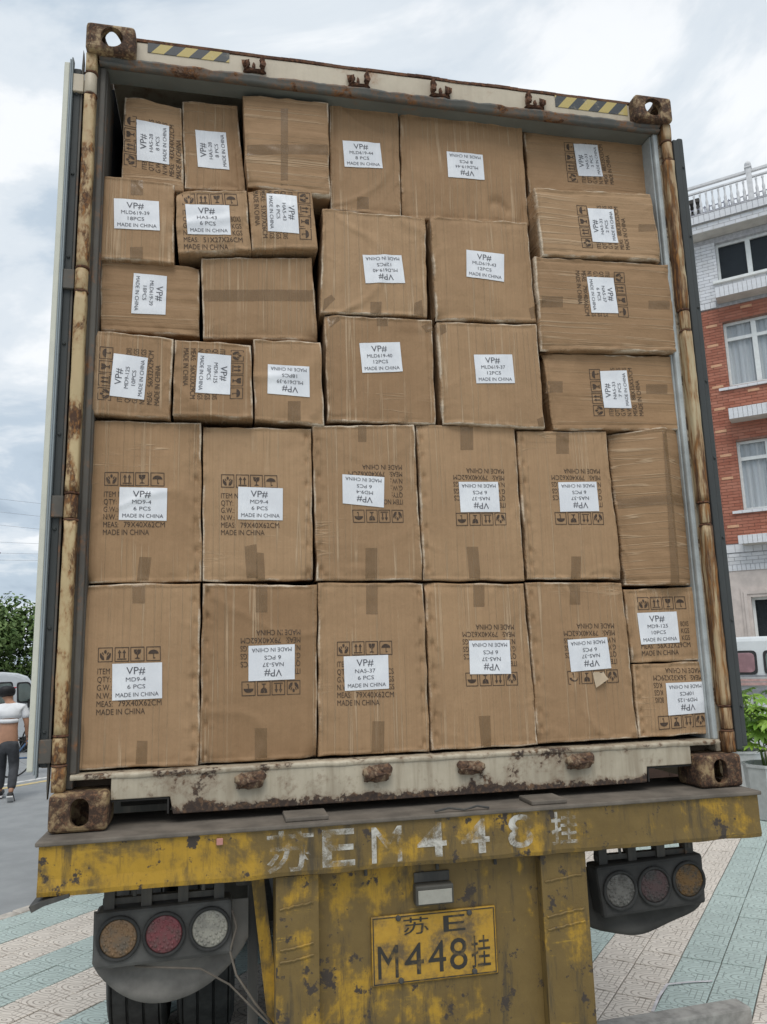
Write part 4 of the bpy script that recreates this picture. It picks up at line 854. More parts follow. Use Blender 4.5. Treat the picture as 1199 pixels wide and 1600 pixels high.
# ================================================================== CARTONS
def cardboard(name, hor):
    n = NT(name); e = n.attr('edge')
    v = n.coord((1, 1, 1), rnd=40.0)
    k = (1.2, 1, 1) 
    vf = n.coord((.9, 1, 55) if hor else (55, 1, .9), rnd=40.0)      # fine flutes
    vc = n.coord((.16, 1, 13) if hor else (13, 1, .16), rnd=40.0)      # crease lines running with the flutes
    vx = n.coord((16, 1, 1.1) if hor else (1.1, 1, 16), rnd=23.0)
    fl = n.noise(vf, 3.0, 3, .5)
    cr = n.noise(vc, 2.2, 3, .45, .05); crl = n.math('SUBTRACT', 1.0, n.ss(n.math('ABSOLUTE', n.math('SUBTRACT', cr, .5)), .0, .022))
    msk = n.ss(n.noise(v, 3.2, 4, .6), .36, .56)
    cr2 = n.noise(vx, 1.3, 3, .5, .3); crl2 = n.math('SUBTRACT', 1.0, n.ss(n.math('ABSOLUTE', n.math('SUBTRACT', cr2, .5)), .0, .014))
    msk2 = n.ss(n.noise(v, 2.1, 4, .6), .58, .70)
    lines = n.math('MAXIMUM', n.math('MULTIPLY', crl, msk), n.math('MULTIPLY', crl2, msk2))
    und = n.noise(n.coord((.8, 1, 11) if hor else (11, 1, .8), rnd=31.0), 1.6, 3, .5)
    blot = n.noise(v, 4.5, 6, .6); blot2 = n.noise(v, 1.3, 3, .5)
    c = n.mix(n.ss(blot, .3, .72), (.29, .177, .094), (.36, .225, .122))
    c = n.mix(n.math('MULTIPLY', n.ss(blot2, .45, .7), .35), c, (.385, .25, .14))
    c = n.mix(n.math('MULTIPLY', n.rand(), .55), c, (.42, .275, .158))
    c = n.mix(n.ss(n.math('FRACT', n.math('MULTIPLY', n.rand(), 7.31)), .45, 1.0), c, n.mix(.5, c, (.22, .128, .064)))
    c = n.mix(n.math('MULTIPLY', n.ss(fl, .35, .7), .20), c, (.22, .135, .07))
    c = n.mix(n.math('MULTIPLY', lines, .5), c, (.54, .40, .265))
    sc = n.math('MULTIPLY', n.ss(n.math('ADD', e, n.math('MULTIPLY', n.noise(v, 28, 5, .65), .95)), .98, 1.30), .85)
    sc = n.math('MULTIPLY', sc, n.ss(n.noise(v, 5.5, 4, .6), .46, .62))
    c = n.mix(sc, c, (.62, .52, .40))
    h = n.math('ADD', n.math('MULTIPLY', fl, .10), n.math('ADD', n.math('MULTIPLY', lines, .24), n.math('MULTIPLY', n.noise(v, 7, 5, .6), .9)))
    h = n.math('ADD', h, n.math('MULTIPLY', n.math('MULTIPLY', e, n.noise(v, 45, 4, .6)), 1.2))
    h = n.math('ADD', h, n.math('MULTIPLY', und, .9))
    return n.fin(c, .72, n.bump(h, .75, .012), 0, .25)
CARD = {'v': cardboard('cardboard_upright_flutes', False), 'h': cardboard('cardboard_level_flutes', True)}
n = NT('packing_tape'); v = n.coord((1, 1, 1), rnd=20.0); a = n.noise(v, 22, 5, .65)
TAPE = n.fin(n.mix(n.ss(a, .35, .7), (.215, .132, .064), (.265, .168, .088)), .24, n.bump(n.noise(n.coord((60, 1, 6)), 2, 3, .5), .25, .004), 0, .5, .48)
n = NT('sticker_paper'); v = n.coord((1, 1, 1), rnd=20.0); a = n.noise(v, 9, 5, .6)
PAPER = n.fin(n.mix(n.ss(a, .3, .75), (.67, .68, .71), (.77, .78, .80)), .45, n.bump(n.math('ADD', a, n.noise(n.coord((40, 1, 3)), 2, 3, .5)), .4, .005))
INK = plain('sticker_ink', (.10, .10, .115), .6)
n = NT('carton_print'); v = n.coord(); a = n.noise(v, 60, 5, .7)
MARK = n.fin(n.mix(n.ss(a, .45, .8), (.055, .036, .026), (.13, .085, .05)), .75)

def bil(q, s, t):
    """q: TL,TR,BR,BL ; s right, t down"""
    return (q[0][0]*(1-s)*(1-t)+q[1][0]*s*(1-t)+q[2][0]*s*t+q[3][0]*(1-s)*t,
            q[0][1]*(1-s)*(1-t)+q[1][1]*s*(1-t)+q[2][1]*s*t+q[3][1]*(1-s)*t)
def inv(q, x, z):
    s = t = .5
    for _ in range(6):
        px, pz = bil(q, s, t)
        ax = (q[1][0]-q[0][0])*(1-t)+(q[2][0]-q[3][0])*t; az = (q[1][1]-q[0][1])*(1-t)+(q[2][1]-q[3][1])*t
        bx_ = (q[3][0]-q[0][0])*(1-s)+(q[2][0]-q[1][0])*s; bz = (q[3][1]-q[0][1])*(1-s)+(q[2][1]-q[1][1])*s
        d = ax*bz-az*bx_; ex, ez = x-px, z-pz
        s += (ex*bz-ez*bx_)/d; t += (ax*ez-az*ex)/d
    return s, t
def rotq(q, r):
    TL, TR, BR, BL = q
    return {0: (TL, TR, BR, BL), 180: (BR, BL, TL, TR), 90: (BL, TL, TR, BR), 270: (TR, BR, BL, TL)}[r]
class Carton:
    def __init__(s, key, d):
        s.q = d['quad']; s.y = d['y']; s.d = d; s.seed = hash_(key); q = s.q
        s.w = (Vector(q[1])-Vector(q[0])).length; s.h = (Vector(q[3])-Vector(q[0])).length
        r = random.Random(s.seed); s.r = r
        s.bul = r.uniform(.001, .007)*(1 if r.random() < .75 else -.6); s.rad = r.uniform(.0045, .009); s.wr = r.choice((0, .3, .7, 1))
        s.dents = []
        if 'r' in d.get('dn', '') or 'l' in d.get('dn', ''):
            for side in d['dn']:
                if side not in 'rl': continue
                k = 7; u = .012/s.w
                for i in range(k):
                    uu = (1-u*1.6) if side == 'r' else u*1.6
                    s.dents.append((uu, (i+.5)/k+r.uniform(-.03, .03), .007, .011, r.uniform(.006, .010))); s.dents.append((uu+(.014/s.w)*(1 if side == 'l' else -1), (i+.5)/k+r.uniform(-.01, .04), .005, .009, -r.uniform(.003, .006)))
        if d.get('dn') == 'hand':
            for k in range(5):
                s.dents.append((.70+.032*k, .80-.03*sin(k*.9)+.012*k, .007, .022, .013))
        for _ in range(r.randint(1, 2)):   # crushed corners
            s.dents.append((r.choice((0, 1)), r.choice((0, 1)), r.uniform(.02, .04), r.uniform(.02, .04), r.uniform(.008, .018)))
        for _ in range(r.randint(1, 3)):
            s.dents.append((r.uniform(.1, .9), r.choice((r.uniform(.04, .2), r.uniform(.75, .96))), r.uniform(.015, .05), r.uniform(.01, .03), r.uniform(-.003, .004)))
    def hgt(s, u, v):
        """depth of the front face at (u,v) in [0,1]; + = away from the viewer"""
        S = s.seed*.37; X, Z = u*s.w, v*s.h
        y = -s.bul*sin(pi*min(1, max(0, u)))*sin(pi*min(1, max(0, v)))
        y += .0045*noise.noise(Vector((X*4+S, Z*4, S)))+.0018*noise.noise(Vector((X*13+S, Z*13, 2*S)))
        if s.d['fl'] == 'h': y += .0016*noise.noise(Vector((X*3, Z*42+S, S)))
        else: y += .0016*noise.noise(Vector((X*42+S, Z*3, S)))
        for du, dv, sx, sz, dp in s.dents:
            a = ((u-du)*s.w/sx)**2+((v-dv)*s.h/sz)**2
            if a < 9: y += dp*math.exp(-a)
        if s.d.get('ridge'):
            k = .57; y += -.085*(u/k if u < k else (1-u)/(1-k))
        e = min(X, Z, s.w-X, s.h-Z)
        # scored fold running along the flute edges, and soft ridges between old creases
        g = min(X, s.w-X) if s.d['fl'] == 'v' else min(Z, s.h-Z)
        if g < .03: y += .0016*math.exp(-((g-.021)/.0022)**2)
        rn = abs(noise.noise(Vector((X*2.2+S, Z*2.2, 4+S)))); y -= .005*max(0, 1-rn/.05)*s.wr
        rn = abs(noise.noise(Vector((X*5+2*S, Z*5, 8+S)))); m_ = max(0, 1-e/.12); y -= .003*max(0, 1-rn/.08)*m_
        if e < .035: y += .0055*(1-e/.035)*(noise.noise(Vector((X*24+S, Z*24, 5+S)))+.4)
        if e < s.rad:
            t = (s.rad-max(e, 0))/s.rad; y += s.rad*(1-math.sqrt(max(0, 1-t*t)))
        return y
    def surf(s, x, z, off):
        u, v = inv(s.q, x, z); return (x, s.y+s.hgt(u, v)-off, z)
def hash_(k): return sum((i+3)*ord(c) for i, c in enumerate(k)) % 97 + 1
def axis(n_, w_):
    ed = [t/w_ for t in (0, .0012, .0035, .0075, .011, .015, .0185, .021, .0235, .027)]
    inn = [.034/w_+(1-.068/w_)*k/n_ for k in range(n_+1)]
    return ed+inn+[1-e for e in ed[::-1]]
def carton(key, d):
    C = Carton(key, d); us = axis(max(8, int(C.w/.010)), C.w); vs_ = axis(max(8, int(C.h/.010)), C.h)
    if d.get('ridge'): us = sorted(set(us) | {.562, .57, .578})
    V, F, E = [], [], []; nu, nv = len(us), len(vs_)
    S = C.seed*.7
    for j, v in enumerate(vs_):
        for i, u in enumerate(us):
            x, z = bil(C.q, u, v)
            # outline is never quite straight
            eu = min(u, 1-u)*C.w; ev = min(v, 1-v)*C.h
            if eu < .03: x += .0045*(1-eu/.03)*noise.noise(Vector((S, v*C.h*11, 3)))
            if ev < .03: z += .0045*(1-ev/.03)*noise.noise(Vector((u*C.w*11, S, 9)))
            V.append((x, C.y+C.hgt(u, v), z)); E.append(max(0, 1-min(eu, ev)/.016))
    for j in range(nv-1):
        for i in range(nu-1): a = j*nu+i; F.append((a, a+nu, a+nu+1, a+1))
    ring = [i for i in range(nu)]+[j*nu+nu-1 for j in range(1, nv)]+[(nv-1)*nu+i for i in range(nu-2, -1, -1)]+[j*nu for j in range(nv-2, 0, -1)]
    prev = ring
    for dy in (.012, .05, .5):
        cur = []
        for q in ring:
            x, y, z = V[q]; b = .0 if dy > .4 else .003*noise.noise(Vector((x*9, dy*30, z*9)))
            cur.append(len(V)); V.append((x+b, C.y+C.rad+dy, z+b)); E.append(.75 if dy < .02 else 0)
        m = len(ring)
        for k in range(m): F.append((prev[k], prev[(k+1) % m], cur[(k+1) % m], cur[k]))
        prev = cur
    F.append(tuple(prev))
    o = obj('cardboard_box', (V, F), CARD[d['fl']], None, smooth=True)
    at = o.data.attributes.new('edge', 'FLOAT', 'POINT'); at.data.foreach_set('value', E)
    # ---- tape
    for tq in d.get('tp', ()):
        vv, ff = [], []; A, B_ = 10, 14
        if max(abs(tq[1][0]-tq[0][0]), .01) > .2: A = 40
        for j in range(B_+1):
            for i in range(A+1):
                x, z = bil(tq, i/A, j/B_); vv.append(C.surf(x, z, .003 if d.get('ridge') else .0007))
                if i and j: a = j*(A+1)+i; ff.append((a-A-2, a-1, a, a-A-1))
        obj('packing_tape', (vv, ff), TAPE, o, smooth=True)
    # ---- printed shipping marks
    if 'pr' in d:
        q, rot, meas = d['pr']; q = rotq(q, rot); vv, ff = [], []
        def poly(pts):
            i = len(vv); vv.extend(C.surf(*bil(q, s_, t_), .0011) for s_, t_ in pts); ff.append(tuple(range(i, i+len(pts))))
        def quadstrip(P, Q):
            for k in range(len(P)-1): poly((P[k], P[k+1], Q[k+1], Q[k]))
        def text(st, s0, t0, cap, wid=None, sq=.80):
            v2, f2, w_ = text2d(st, 0); k = cap/.70; sx = k*sq if wid is None else wid/w_
            i = len(vv); vv.extend(C.surf(*bil(q, s0+px*sx, t0-py*k), .0011) for px, py in v2); ff.extend(tuple(i+a for a in f_) for f_ in f2)
        for k in range(4):
            s0, s1 = (.0, .262, .512, .768)[k], (.232, .492, .738, 1.0)[k]; t0, t1 = 0, .218; b = .012
            poly(((s0, t0), (s1, t0), (s1, t0+b), (s0, t0+b))); poly(((s0, t1-b), (s1, t1-b), (s1, t1), (s0, t1)))
            poly(((s0, t0+b), (s0+b, t0+b), (s0+b, t1-b), (s0, t1-b))); poly(((s1-b, t0+b), (s1, t0+b), (s1, t1-b), (s1-b, t1-b)))
            U = lambda a, b_: (s0+(s1-s0)*a, t0+(t1-t0)*b_)
            if k == 0:      # two hands round a small box
                poly([U(.42, .22), U(.5, .16), U(.58, .22), U(.58, .36), U(.5, .43), U(.42, .36)])
                for m_ in (1, -1):
                    f_ = lambda a: .5+m_*(a-.5)
                    poly([U(f_(.12), .42), U(f_(.2), .36), U(f_(.26), .5), U(f_(.40), .62), U(f_(.44), .84), U(f_(.28), .84), U(f_(.15), .66)])
                    poly([U(f_(.26), .34), U(f_(.33), .32), U(f_(.40), .48), U(f_(.36), .54)])
            elif k == 1:    # two upward arrows on a line
                poly([U(.18, .78), U(.82, .78), U(.82, .85), U(.18, .85)])
                for a in (.34, .66):
                    poly([U(a-.045, .38), U(a+.045, .38), U(a+.045, .74), U(a-.045, .74)]); poly([U(a-.13, .40), U(a, .16), U(a+.13, .40)])
            elif k == 2:    # glass
                poly([U(.24, .18), U(.48, .18), U(.42, .3), U(.5, .38), U(.46, .5), U(.40, .52), U(.28, .42)]); poly([U(.52, .18), U(.76, .18), U(.72, .42), U(.6, .52), U(.48, .52), U(.53, .38), U(.46, .3)])
                poly([U(.46, .52), U(.54, .52), U(.54, .74), U(.46, .74)]); poly([U(.3, .82), U(.4, .74), U(.6, .74), U(.7, .82)])
            else:           # umbrella
                arc = [U(.5-.36*cos(pi*i/10), .5-.28*sin(pi*i/10)) for i in range(11)]; poly(arc)
                poly([U(.48, .5), U(.53, .5), U(.53, .78), U(.48, .78)]); poly([U(.48, .78), U(.62, .74), U(.62, .8), U(.5, .84)])
        for i, st in enumerate(('ITEM NO:', 'QTY:', 'G.W.:', 'N.W.:', 'MEAS:', 'MADE IN CHINA')):
            text(st, 0, .394+i*.1195, .085, .74 if i == 5 else None)
        text(meas, .33, .394+4*.1195, .085, .67)
        unit = 'BOXS' if '56X' in meas or '51X' in meas else 'PCS'
        for i, st in enumerate((unit, 'KGS', 'KGS')): text(st, .84, .394+(i+1)*.1195, .085, .17)
        obj('shipping_marks', (vv, ff), MARK, o)
    # ---- sticker
    if 'st' in d:
        q, rot, model, qty = d['st']; vv, ff = [], []; A = 16
        for j in range(A+1):
            for i in range(A+1):
                x, z = bil(q, i/A, j/A); vv.append(C.surf(x, z, .0022))
                if i and j: a = j*(A+1)+i; ff.append((a-A-2, a-1, a, a-A-1))
        st = obj('sticker', (vv, ff), PAPER, o, smooth=True)
        qq = rotq(q, rot); vv, ff = [], []
        asp = 1.44
        def line(s_, cs, tb, cap, wid):
            v2, f2, w_ = text2d(s_, 0); k = cap/.70; i = len(vv)
            vv.extend(C.surf(*bil(qq, cs+(px/w_-.5)*wid, tb-py*k), .0031) for px, py in v2); ff.extend(tuple(i+a for a in f_) for f_ in f2)
        line('VP#', .47, .30, .20, .38); line(model, .47, .50, .115, .056*len(model)+.12); line(qty, .48, .70, .115, .36); line('MADE IN CHINA', .50, .92, .115, .86)
        obj('lettering', (vv, ff), INK, st)
    return o, C
LAB = {
 'A1': 'small tilted carton with printed marks and sideways sticker, top left corner beside the dark gap',
 'A2': 'narrow leaning carton with only a sideways white sticker, second from left in the top row',
 'A3': 'blank carton without sticker, crossed by tape, third from left in the top row',
 'A4': 'plain carton with upright sticker in the top row, right of the blank taped carton',
 'A5': 'wide carton with upside down sticker and a hand shaped dent, in the top row',
 'A6': 'wide carton with sideways sticker, pushed back in the top right corner under the header',
 'B1': 'carton with upright sticker against the left wall, second layer from the top',
 'B2': 'small carton with upright sticker over printed marks, above the blank bulging carton',
 'B3': 'small carton with sideways sticker over marks, right end of the second layer',
 'C1': 'carton with sideways sticker and level creases, left of the blank carton with one level tape',
 'C2': 'blank bulging carton with one level tape band across its middle, third layer, left half',
 'D1': 'carton with creased sideways sticker over marks, at the left wall just above the tall cartons',
 'D2': 'carton with sideways sticker, second from left in the layer just above the tall cartons',
 'D3': 'plain carton with upside down sticker, third from left in the layer above the tall cartons',
 'E1': 'large square carton with upside down sticker, upper left of the four big square ones',
 'E2': 'large square carton with tilted upright sticker, upper right of the four big square ones',
 'E3': 'large square carton with upright sticker, lower left of the four big square ones',
 'E4': 'large square carton with upright sticker, lower right of the four big square ones',
 'F2': 'wide carton jutting forward in the right column, second from top, with a scuffed left edge',
 'F3': 'wide carton in the right column, third from top, icons printed right of its sticker',
 'F4': 'wide carton in the right column, fourth from top, standing on the tall cartons',
 'G1': 'tall carton with upright marks and sticker, leftmost in the upper row of tall cartons',
 'G2': 'tall carton with upright sticker and two overlapping tapes, second in the upper tall row',
 'G3': 'tall carton with upside down tilted sticker, third from left in the upper tall row',
 'G4': 'tall carton with upside down sticker, fourth from left in the upper tall row',
 'G5': 'tall carton with upside down sticker, in the upper tall row beside the blank carton',
 'G6': 'blank carton with a vertical taped ridge, at the right wall in the upper tall row',
 'H1': 'tall carton with upright sticker, leftmost on the container floor',
 'H2': 'tall carton with upside down sticker, second from left on the container floor',
 'H3': 'tall carton with upright sticker, third from left on the container floor',
 'H4': 'tall carton with upside down sticker, fourth from left on the container floor',
 'H5': 'tall carton with a torn flap below its upside down sticker, on the container floor',
 'H6': 'small carton with upright sticker at the right wall, below the blank ridged carton',
 'H7': 'small carton with upside down sticker on the container floor at the right wall',
}
CART = {}
for key, d in BOXES.items():
    o, C = carton(key, d); CART[key] = (o, C); tag(o, LAB[key], 'carton', 'cartons loaded in the container')
# torn flap on one carton
o, C = CART['H5']; cx_, cz_ = .578, 1.745
vv, ff = [], []; N = 8
for j in range(N+1):
    for i in range(N+1):
        s_, t_ = i/N, j/N
        x = .6885+.047*s_+.006*t_; z = 1.852-.001*s_-.058*t_*(1-s_*.55)
        p = C.surf(x, z, .001); k = t_*t_*.022*(.4+.6*s_)
        vv.append((p[0], p[1]-k, p[2]))
        if i and j: a = j*(N+1)+i; ff.append((a-N-2, a-1, a, a-N-1))
TORN = plain('torn_paper', (.47, .37, .26), .8)
obj('torn_flap', (vv, ff), TORN, o, smooth=True)
# ================================================================== THINGS AROUND THE TRUCK
WHITEV = plain('white_van_paint', (.62, .65, .67), .3, .05, 3, spec=.5, bump=.0)
VGL = plain('van_glass', (.13, .165, .155), .08, .1, 2, spec=.8, bump=0); VBLK = plain('van_black_trim', (.025, .025, .027), .5)
PINKG = plain('pink_reflecting_glass', (.42, .25, .28), .12, .2, 3, spec=.8, bump=0); PINKS = plain('pink_stripe', (.55, .36, .34), .4); GREYS = plain('grey_stripe', (.26, .27, .30), .45)
VT = plain('van_tyre', (.03, .03, .03), .8); VR = plain('van_rim', (.35, .36, .37), .4, metal=.4)
LAMPG = plain('lamp_glass', (.55, .56, .55), .15, spec=.7); LAMPR = plain('lamp_red', (.35, .04, .03), .25)
def van(name, label, loc, rz, Ln, Wd, Ht, nose, windows, glass, stripes=()):
    """x = forward, y = to its left. The body is lofted from a side outline with rounded, tapering sides."""
    root = empty(name, loc, rz); tag(root, label, 'van')
    top = [(0.05, .35), (0, .9), (.04, Ht*.55), (.10, Ht-.16), (.22, Ht-.03), (Ln*.35, Ht), (Ln*.62, Ht), (Ln-nose-.35, Ht-.04), (Ln-nose-.1, Ht-.12), (Ln-.28, Ht*.56), (Ln-.08, Ht*.5), (Ln, Ht*.36), (Ln-.02, .35)]
    bm = bmesh.new(); rings = []
    cx_, cz_ = Ln/2, .9
    sect = [(0, 0), (.03, .55), (.10, .80), (.25, 1.0)]
    def hw(z): return Wd/2*(1 if z < Ht*.55 else 1-.13*((z-Ht*.55)/(Ht*.45))**1.5)
    for inset, k in ((.12, 0.93), (.05, .98), (0.0, 1.0)):
        pts = []
        for x, z in top:
            dx = inset*(1 if x < cx_ else -1) if (x < .3 or x > Ln-nose-.4) else 0; dz = -inset*.6 if z > Ht*.8 else (inset*.2 if z < .5 else 0)
            pts.append((x+dx, z+dz))
        rings.append((pts, k))
    L_ = [[bm.verts.new((x, hw(z)*k, z)) for x, z in pts] for pts, k in ((rings[0][0], 1.0), (rings[1][0], .985), (rings[2][0], .94))]
    R_ = [[bm.verts.new((x, -hw(z)*k, z)) for x, z in pts] for pts, k in ((rings[2][0], .94), (rings[1][0], .985), (rings[0][0], 1.0))]
    seq = L_+R_; nn = len(top)
    bm.faces.new(seq[0]); bm.faces.new(seq[-1][::-1])
    for a, b in zip(seq, seq[1:]):
        for i in range(nn): bm.faces.new((a[i], b[i], b[(i+1) % nn], a[(i+1) % nn]))
    bmesh.ops.recalc_face_normals(bm, faces=bm.faces)
    body = obj('body', bm, WHITEV, root)
    for s in (1, -1):
        for (xa, xb, xc, xd, za, zb, gm) in windows:
            Y = lambda z, o: s*(hw(z)+o)
            for nm, g, o_, mat in (('window_seal', .035, .002, VBLK), ('window', 0, .006, gm)):
                P_ = [(xa-g, za-g), (xb+g, za-g), (xc+g, zb+g), (xd-g, zb+g)]; Q = []
                for k in range(4):   # rounded corners
                    p0, p1, p2 = Vector(P_[k-1]), Vector(P_[k]), Vector(P_[(k+1) % 4]); r_ = .07
                    a_ = p1+(p0-p1).normalized()*r_; c_ = p1+(p2-p1).normalized()*r_
                    for t in (0, .33, .67, 1): Q.append(tuple((a_*(1-t)+p1*t)*(1-t)+(p1*(1-t)+c_*t)*t))
                bm = bmesh.new(); A = [bm.verts.new((x, Y(z, o_), z)) for x, z in Q]; Bv = [bm.verts.new((x, Y(z, -.02), z)) for x, z in Q]; m = len(Q)
                bm.faces.new(A)
                for k in range(m): bm.faces.new((A[k], A[(k+1) % m], Bv[(k+1) % m], Bv[k]))
                bmesh.ops.recalc_face_normals(bm, faces=bm.faces)
                if nm == 'window_seal': seal = obj('window', bm, mat, root)
                else: obj('pane', bm, mat, seal)
        for z0, z1, mt in stripes: box('side_stripe', (.02, Ln-.1, *sorted((s*(Wd/2+.001), s*(Wd/2+.008))), z0, z1), mt, root, bev=.001)
        for x in (Ln*.33, Ln*.60): box('door_seam', (x, x+.012, *sorted((s*(Wd/2-.003), s*(Wd/2+.0025))), .42, Ht*.53), VBLK, root, bev=0)
        box('door_handle', (Ln*.36, Ln*.36+.14, *sorted((s*(Wd/2), s*(Wd/2+.03))), Ht*.48, Ht*.48+.03), VBLK, root, bev=.004)
        for x in (Ln*.2, Ln*.83):
            bm = bmesh.new(); M = Matrix.Translation((x, s*(Wd/2-.09), .3)) @ Matrix.Rotation(pi/2, 4, 'X')
            lathe(bm, [(.17, -.09), (.26, -.095), (.3, -.07), (.3, .07), (.26, .095), (.17, .09)], 28, M); wh = obj('wheel', bm, VT, root, smooth=True)
            bm = bmesh.new(); lathe(bm, [(.172, -.08), (.16, -.098), (.05, -.07), (.05, .07), (.16, .098), (.172, .08)], 28, M); obj('rim', bm, VR, wh, smooth=True)
            bm = bmesh.new(); M2 = Matrix.Translation((x, s*(Wd/2+.001), .3)) @ Matrix.Rotation(pi/2, 4, 'X'); lathe(bm, [(.345, -.004), (.345, .004), (.31, .004), (.31, -.004)], 28, M2, closed=True); obj('wheel_arch', bm, VBLK, root)
        box('headlamp', (Ln-.16, Ln-.01, *sorted((s*Wd*.3, s*Wd*.46)), .66, .86), LAMPG, root, bev=.02)
        box('tail_lamp', (-.012, .06, *sorted((s*Wd*.4, s*Wd*.47)), .8, 1.15), LAMPR, root, bev=.01)
        bm = bmesh.new(); bx(bm, Ln-nose-.18, Ln-nose-.06, *sorted((s*(Wd/2+.03), s*(Wd/2+.16))), Ht*.55, Ht*.55+.2, bev=.02); obj('mirror', bm, VBLK, root)
    # windscreen lies on the sloping front
    p, q = Vector((Ln-nose-.1, 0, Ht-.12)), Vector((Ln-.28, 0, Ht*.56)); dn = Vector((q.z-p.z, 0, p.x-q.x)); dn = dn.normalized()*(-1 if dn.z < 0 else 1)
    bm = bmesh.new(); c_ = []
    for o_ in (.012, -.01):
        for t, k in ((.1, .74), (.94, .84)):
            for s in (1, -1): c_.append(bm.verts.new(p.lerp(q, t)+dn*o_+Vector((0, s*hw(p.lerp(q, t).z)*k, 0))))
    for f in ((0, 1, 3, 2), (4, 6, 7, 5), (0, 4, 5, 1), (2, 3, 7, 6), (0, 2, 6, 4), (1, 5, 7, 3)): bm.faces.new([c_[i] for i in f])
    bmesh.ops.recalc_face_normals(bm, faces=bm.faces); obj('windscreen', bm, VGL, root)
    box('bumper', (Ln-.06, Ln+.05, -Wd*.46, Wd*.46, .34, .54), GREYS, root, bev=.03); box('bumper', (-.05, .05, -Wd*.46, Wd*.46, .36, .54), GREYS, root, bev=.03)
    return root
# the van on the road, nose to the right; the minibus parked in front of the house
van('parked_van', 'white minivan on the far side of the road behind the shirt-lifted man', tuple(site(6.48, 16.2, -.1)), SITE, 3.85, 1.55, 1.86, .75,
    [(2.72, 3.22, 2.98, 2.72, 1.17, 1.58, VGL), (1.75, 2.55, 2.55, 1.78, 1.17, 1.60, VGL), (.35, 1.6, 1.6, .45, 1.17, 1.60, VGL)], VGL)
van('parked_minibus', 'white minibus with pink stripe and dark rimmed windows parked before the brick house', tuple(site(11.95, -3.07)), SITE+pi/2, 5.1, 1.75, 2.05, .8,
    [(3.0, 3.52, 3.52, 3.0, 1.50, 1.80, PINKG), (2.2, 2.84, 2.84, 2.2, 1.50, 1.80, VGL), (1.4, 2.04, 2.04, 1.4, 1.50, 1.80, VGL), (.4, 1.2, 1.2, .5, 1.50, 1.80, VGL)], VGL,
    ((1.43, 1.455, GREYS), (1.36, 1.40, PINKS), (1.30, 1.345, PINKS), (1.16, 1.24, GREYS)))

# ------------------------------------------------------------------ person walking away, shirt rolled up
SKIN = plain('skin', (.40, .215, .135), .55, .07, 9, bump=.02); HAIR = plain('black_hair', (.012, .011, .012), .6, .2, 40); SHIRT = plain('white_cotton', (.74, .75, .77), .8, .04, 8)
TROU = plain('dark_grey_trousers', (.055, .058, .065), .85, .15, 12); SHOE = plain('black_shoe', (.02, .02, .02), .6); SOLE = plain('white_sole', (.6, .6, .6), .6)
def skinned(name, joints, bones, mat, parent, root=0, sub=2):
    me = bpy.data.meshes.new(name); me.from_pydata([j[0] for j in joints], bones, []); o = bpy.data.objects.new(name, me); COL.objects.link(o)
    md = o.modifiers.new('s', 'SKIN'); md.use_smooth_shade = True
    for i, j in enumerate(joints):
        r_ = j[1] if isinstance(j[1], tuple) else (j[1], j[1]); me.skin_vertices[0].data[i].radius = r_
    me.skin_vertices[0].data[root].use_root = True
    sb = o.modifiers.new('u', 'SUBSURF'); sb.levels = sub; sb.render_levels = sub
    bpy.context.view_layer.update()
    m2 = bpy.data.meshes.new_from_object(o.evaluated_get(bpy.context.evaluated_depsgraph_get())); bpy.data.objects.remove(o)
    m2.materials.append(mat); m2.name = name; m2.polygons.foreach_set('use_smooth', [True]*len(m2.polygons))
    p_ = bpy.data.objects.new(name, m2); link(p_, parent); return p_
man = empty('person', (-3.90, 10.55, -.1), RAD(4))
tag(man, 'person walking away on the road, white T-shirt rolled up over a bare back, dark trousers', 'person')
man.scale = (.94, .94, .94)
J = [((0, 0, .95), (.15, .10)), ((0, .03, 1.12), (.145, .095)), ((0, .08, 1.30), (.155, .098)), ((-.01, .13, 1.45), (.12, .08)), ((-.03, .17, 1.54), .055), ((-.06, .21, 1.60), .07), ((-.09, .24, 1.69), (.125, .14)), ((-.09, .25, 1.78), (.105, .12)),
     ((.19, .11, 1.43), .062), ((.265, .10, 1.20), .046), ((.27, .16, .97), .034), ((-.20, .11, 1.43), .062), ((-.29, .15, 1.22), .046), ((-.20, .30, 1.10), .034),
     ((.09, .0, .88), .09), ((.11, .06, .52), .058), ((.12, -.18, .13), .04), ((-.09, .0, .88), .09), ((-.10, .16, .52), .058), ((-.12, .26, .09), .04)]
Bn = [(0, 1), (1, 2), (2, 3), (3, 4), (4, 5), (5, 6), (6, 7), (3, 8), (8, 9), (9, 10), (3, 11), (11, 12), (12, 13), (0, 14), (14, 15), (15, 16), (0, 17), (17, 18), (18, 19)]
bodyo = skinned('body', J, Bn, SKIN, man)
for hx, hy, hz, sg in ((.27, .175, .95, 1), (-.19, .32, 1.08, -1)):   # hands with fingers
    base_ = [((hx, hy, hz+.03), .026), ((hx, hy+.01, hz-.045), (.016, .034))]
    skinned('hand', base_, [(0, 1)], SKIN, man, sub=1)
    for k in range(4):
        fx = hy-.022+.016*k; ln = (.055, .068, .064, .05)[k]
        skinned('finger', [((hx, fx+.01, hz-.06), .0095), ((hx-.004*sg, fx+.014, hz-.06-ln*.5), .009), ((hx-.018*sg, fx+.018, hz-.06-ln*.9), .008)], [(0, 1), (1, 2)], SKIN, man, sub=1)
    skinned('thumb', [((hx-.01*sg, hy+.03, hz-.02), .011), ((hx-.02*sg, hy+.055, hz-.05), .01), ((hx-.028*sg, hy+.06, hz-.075), .009)], [(0, 1), (1, 2)], SKIN, man, sub=1)
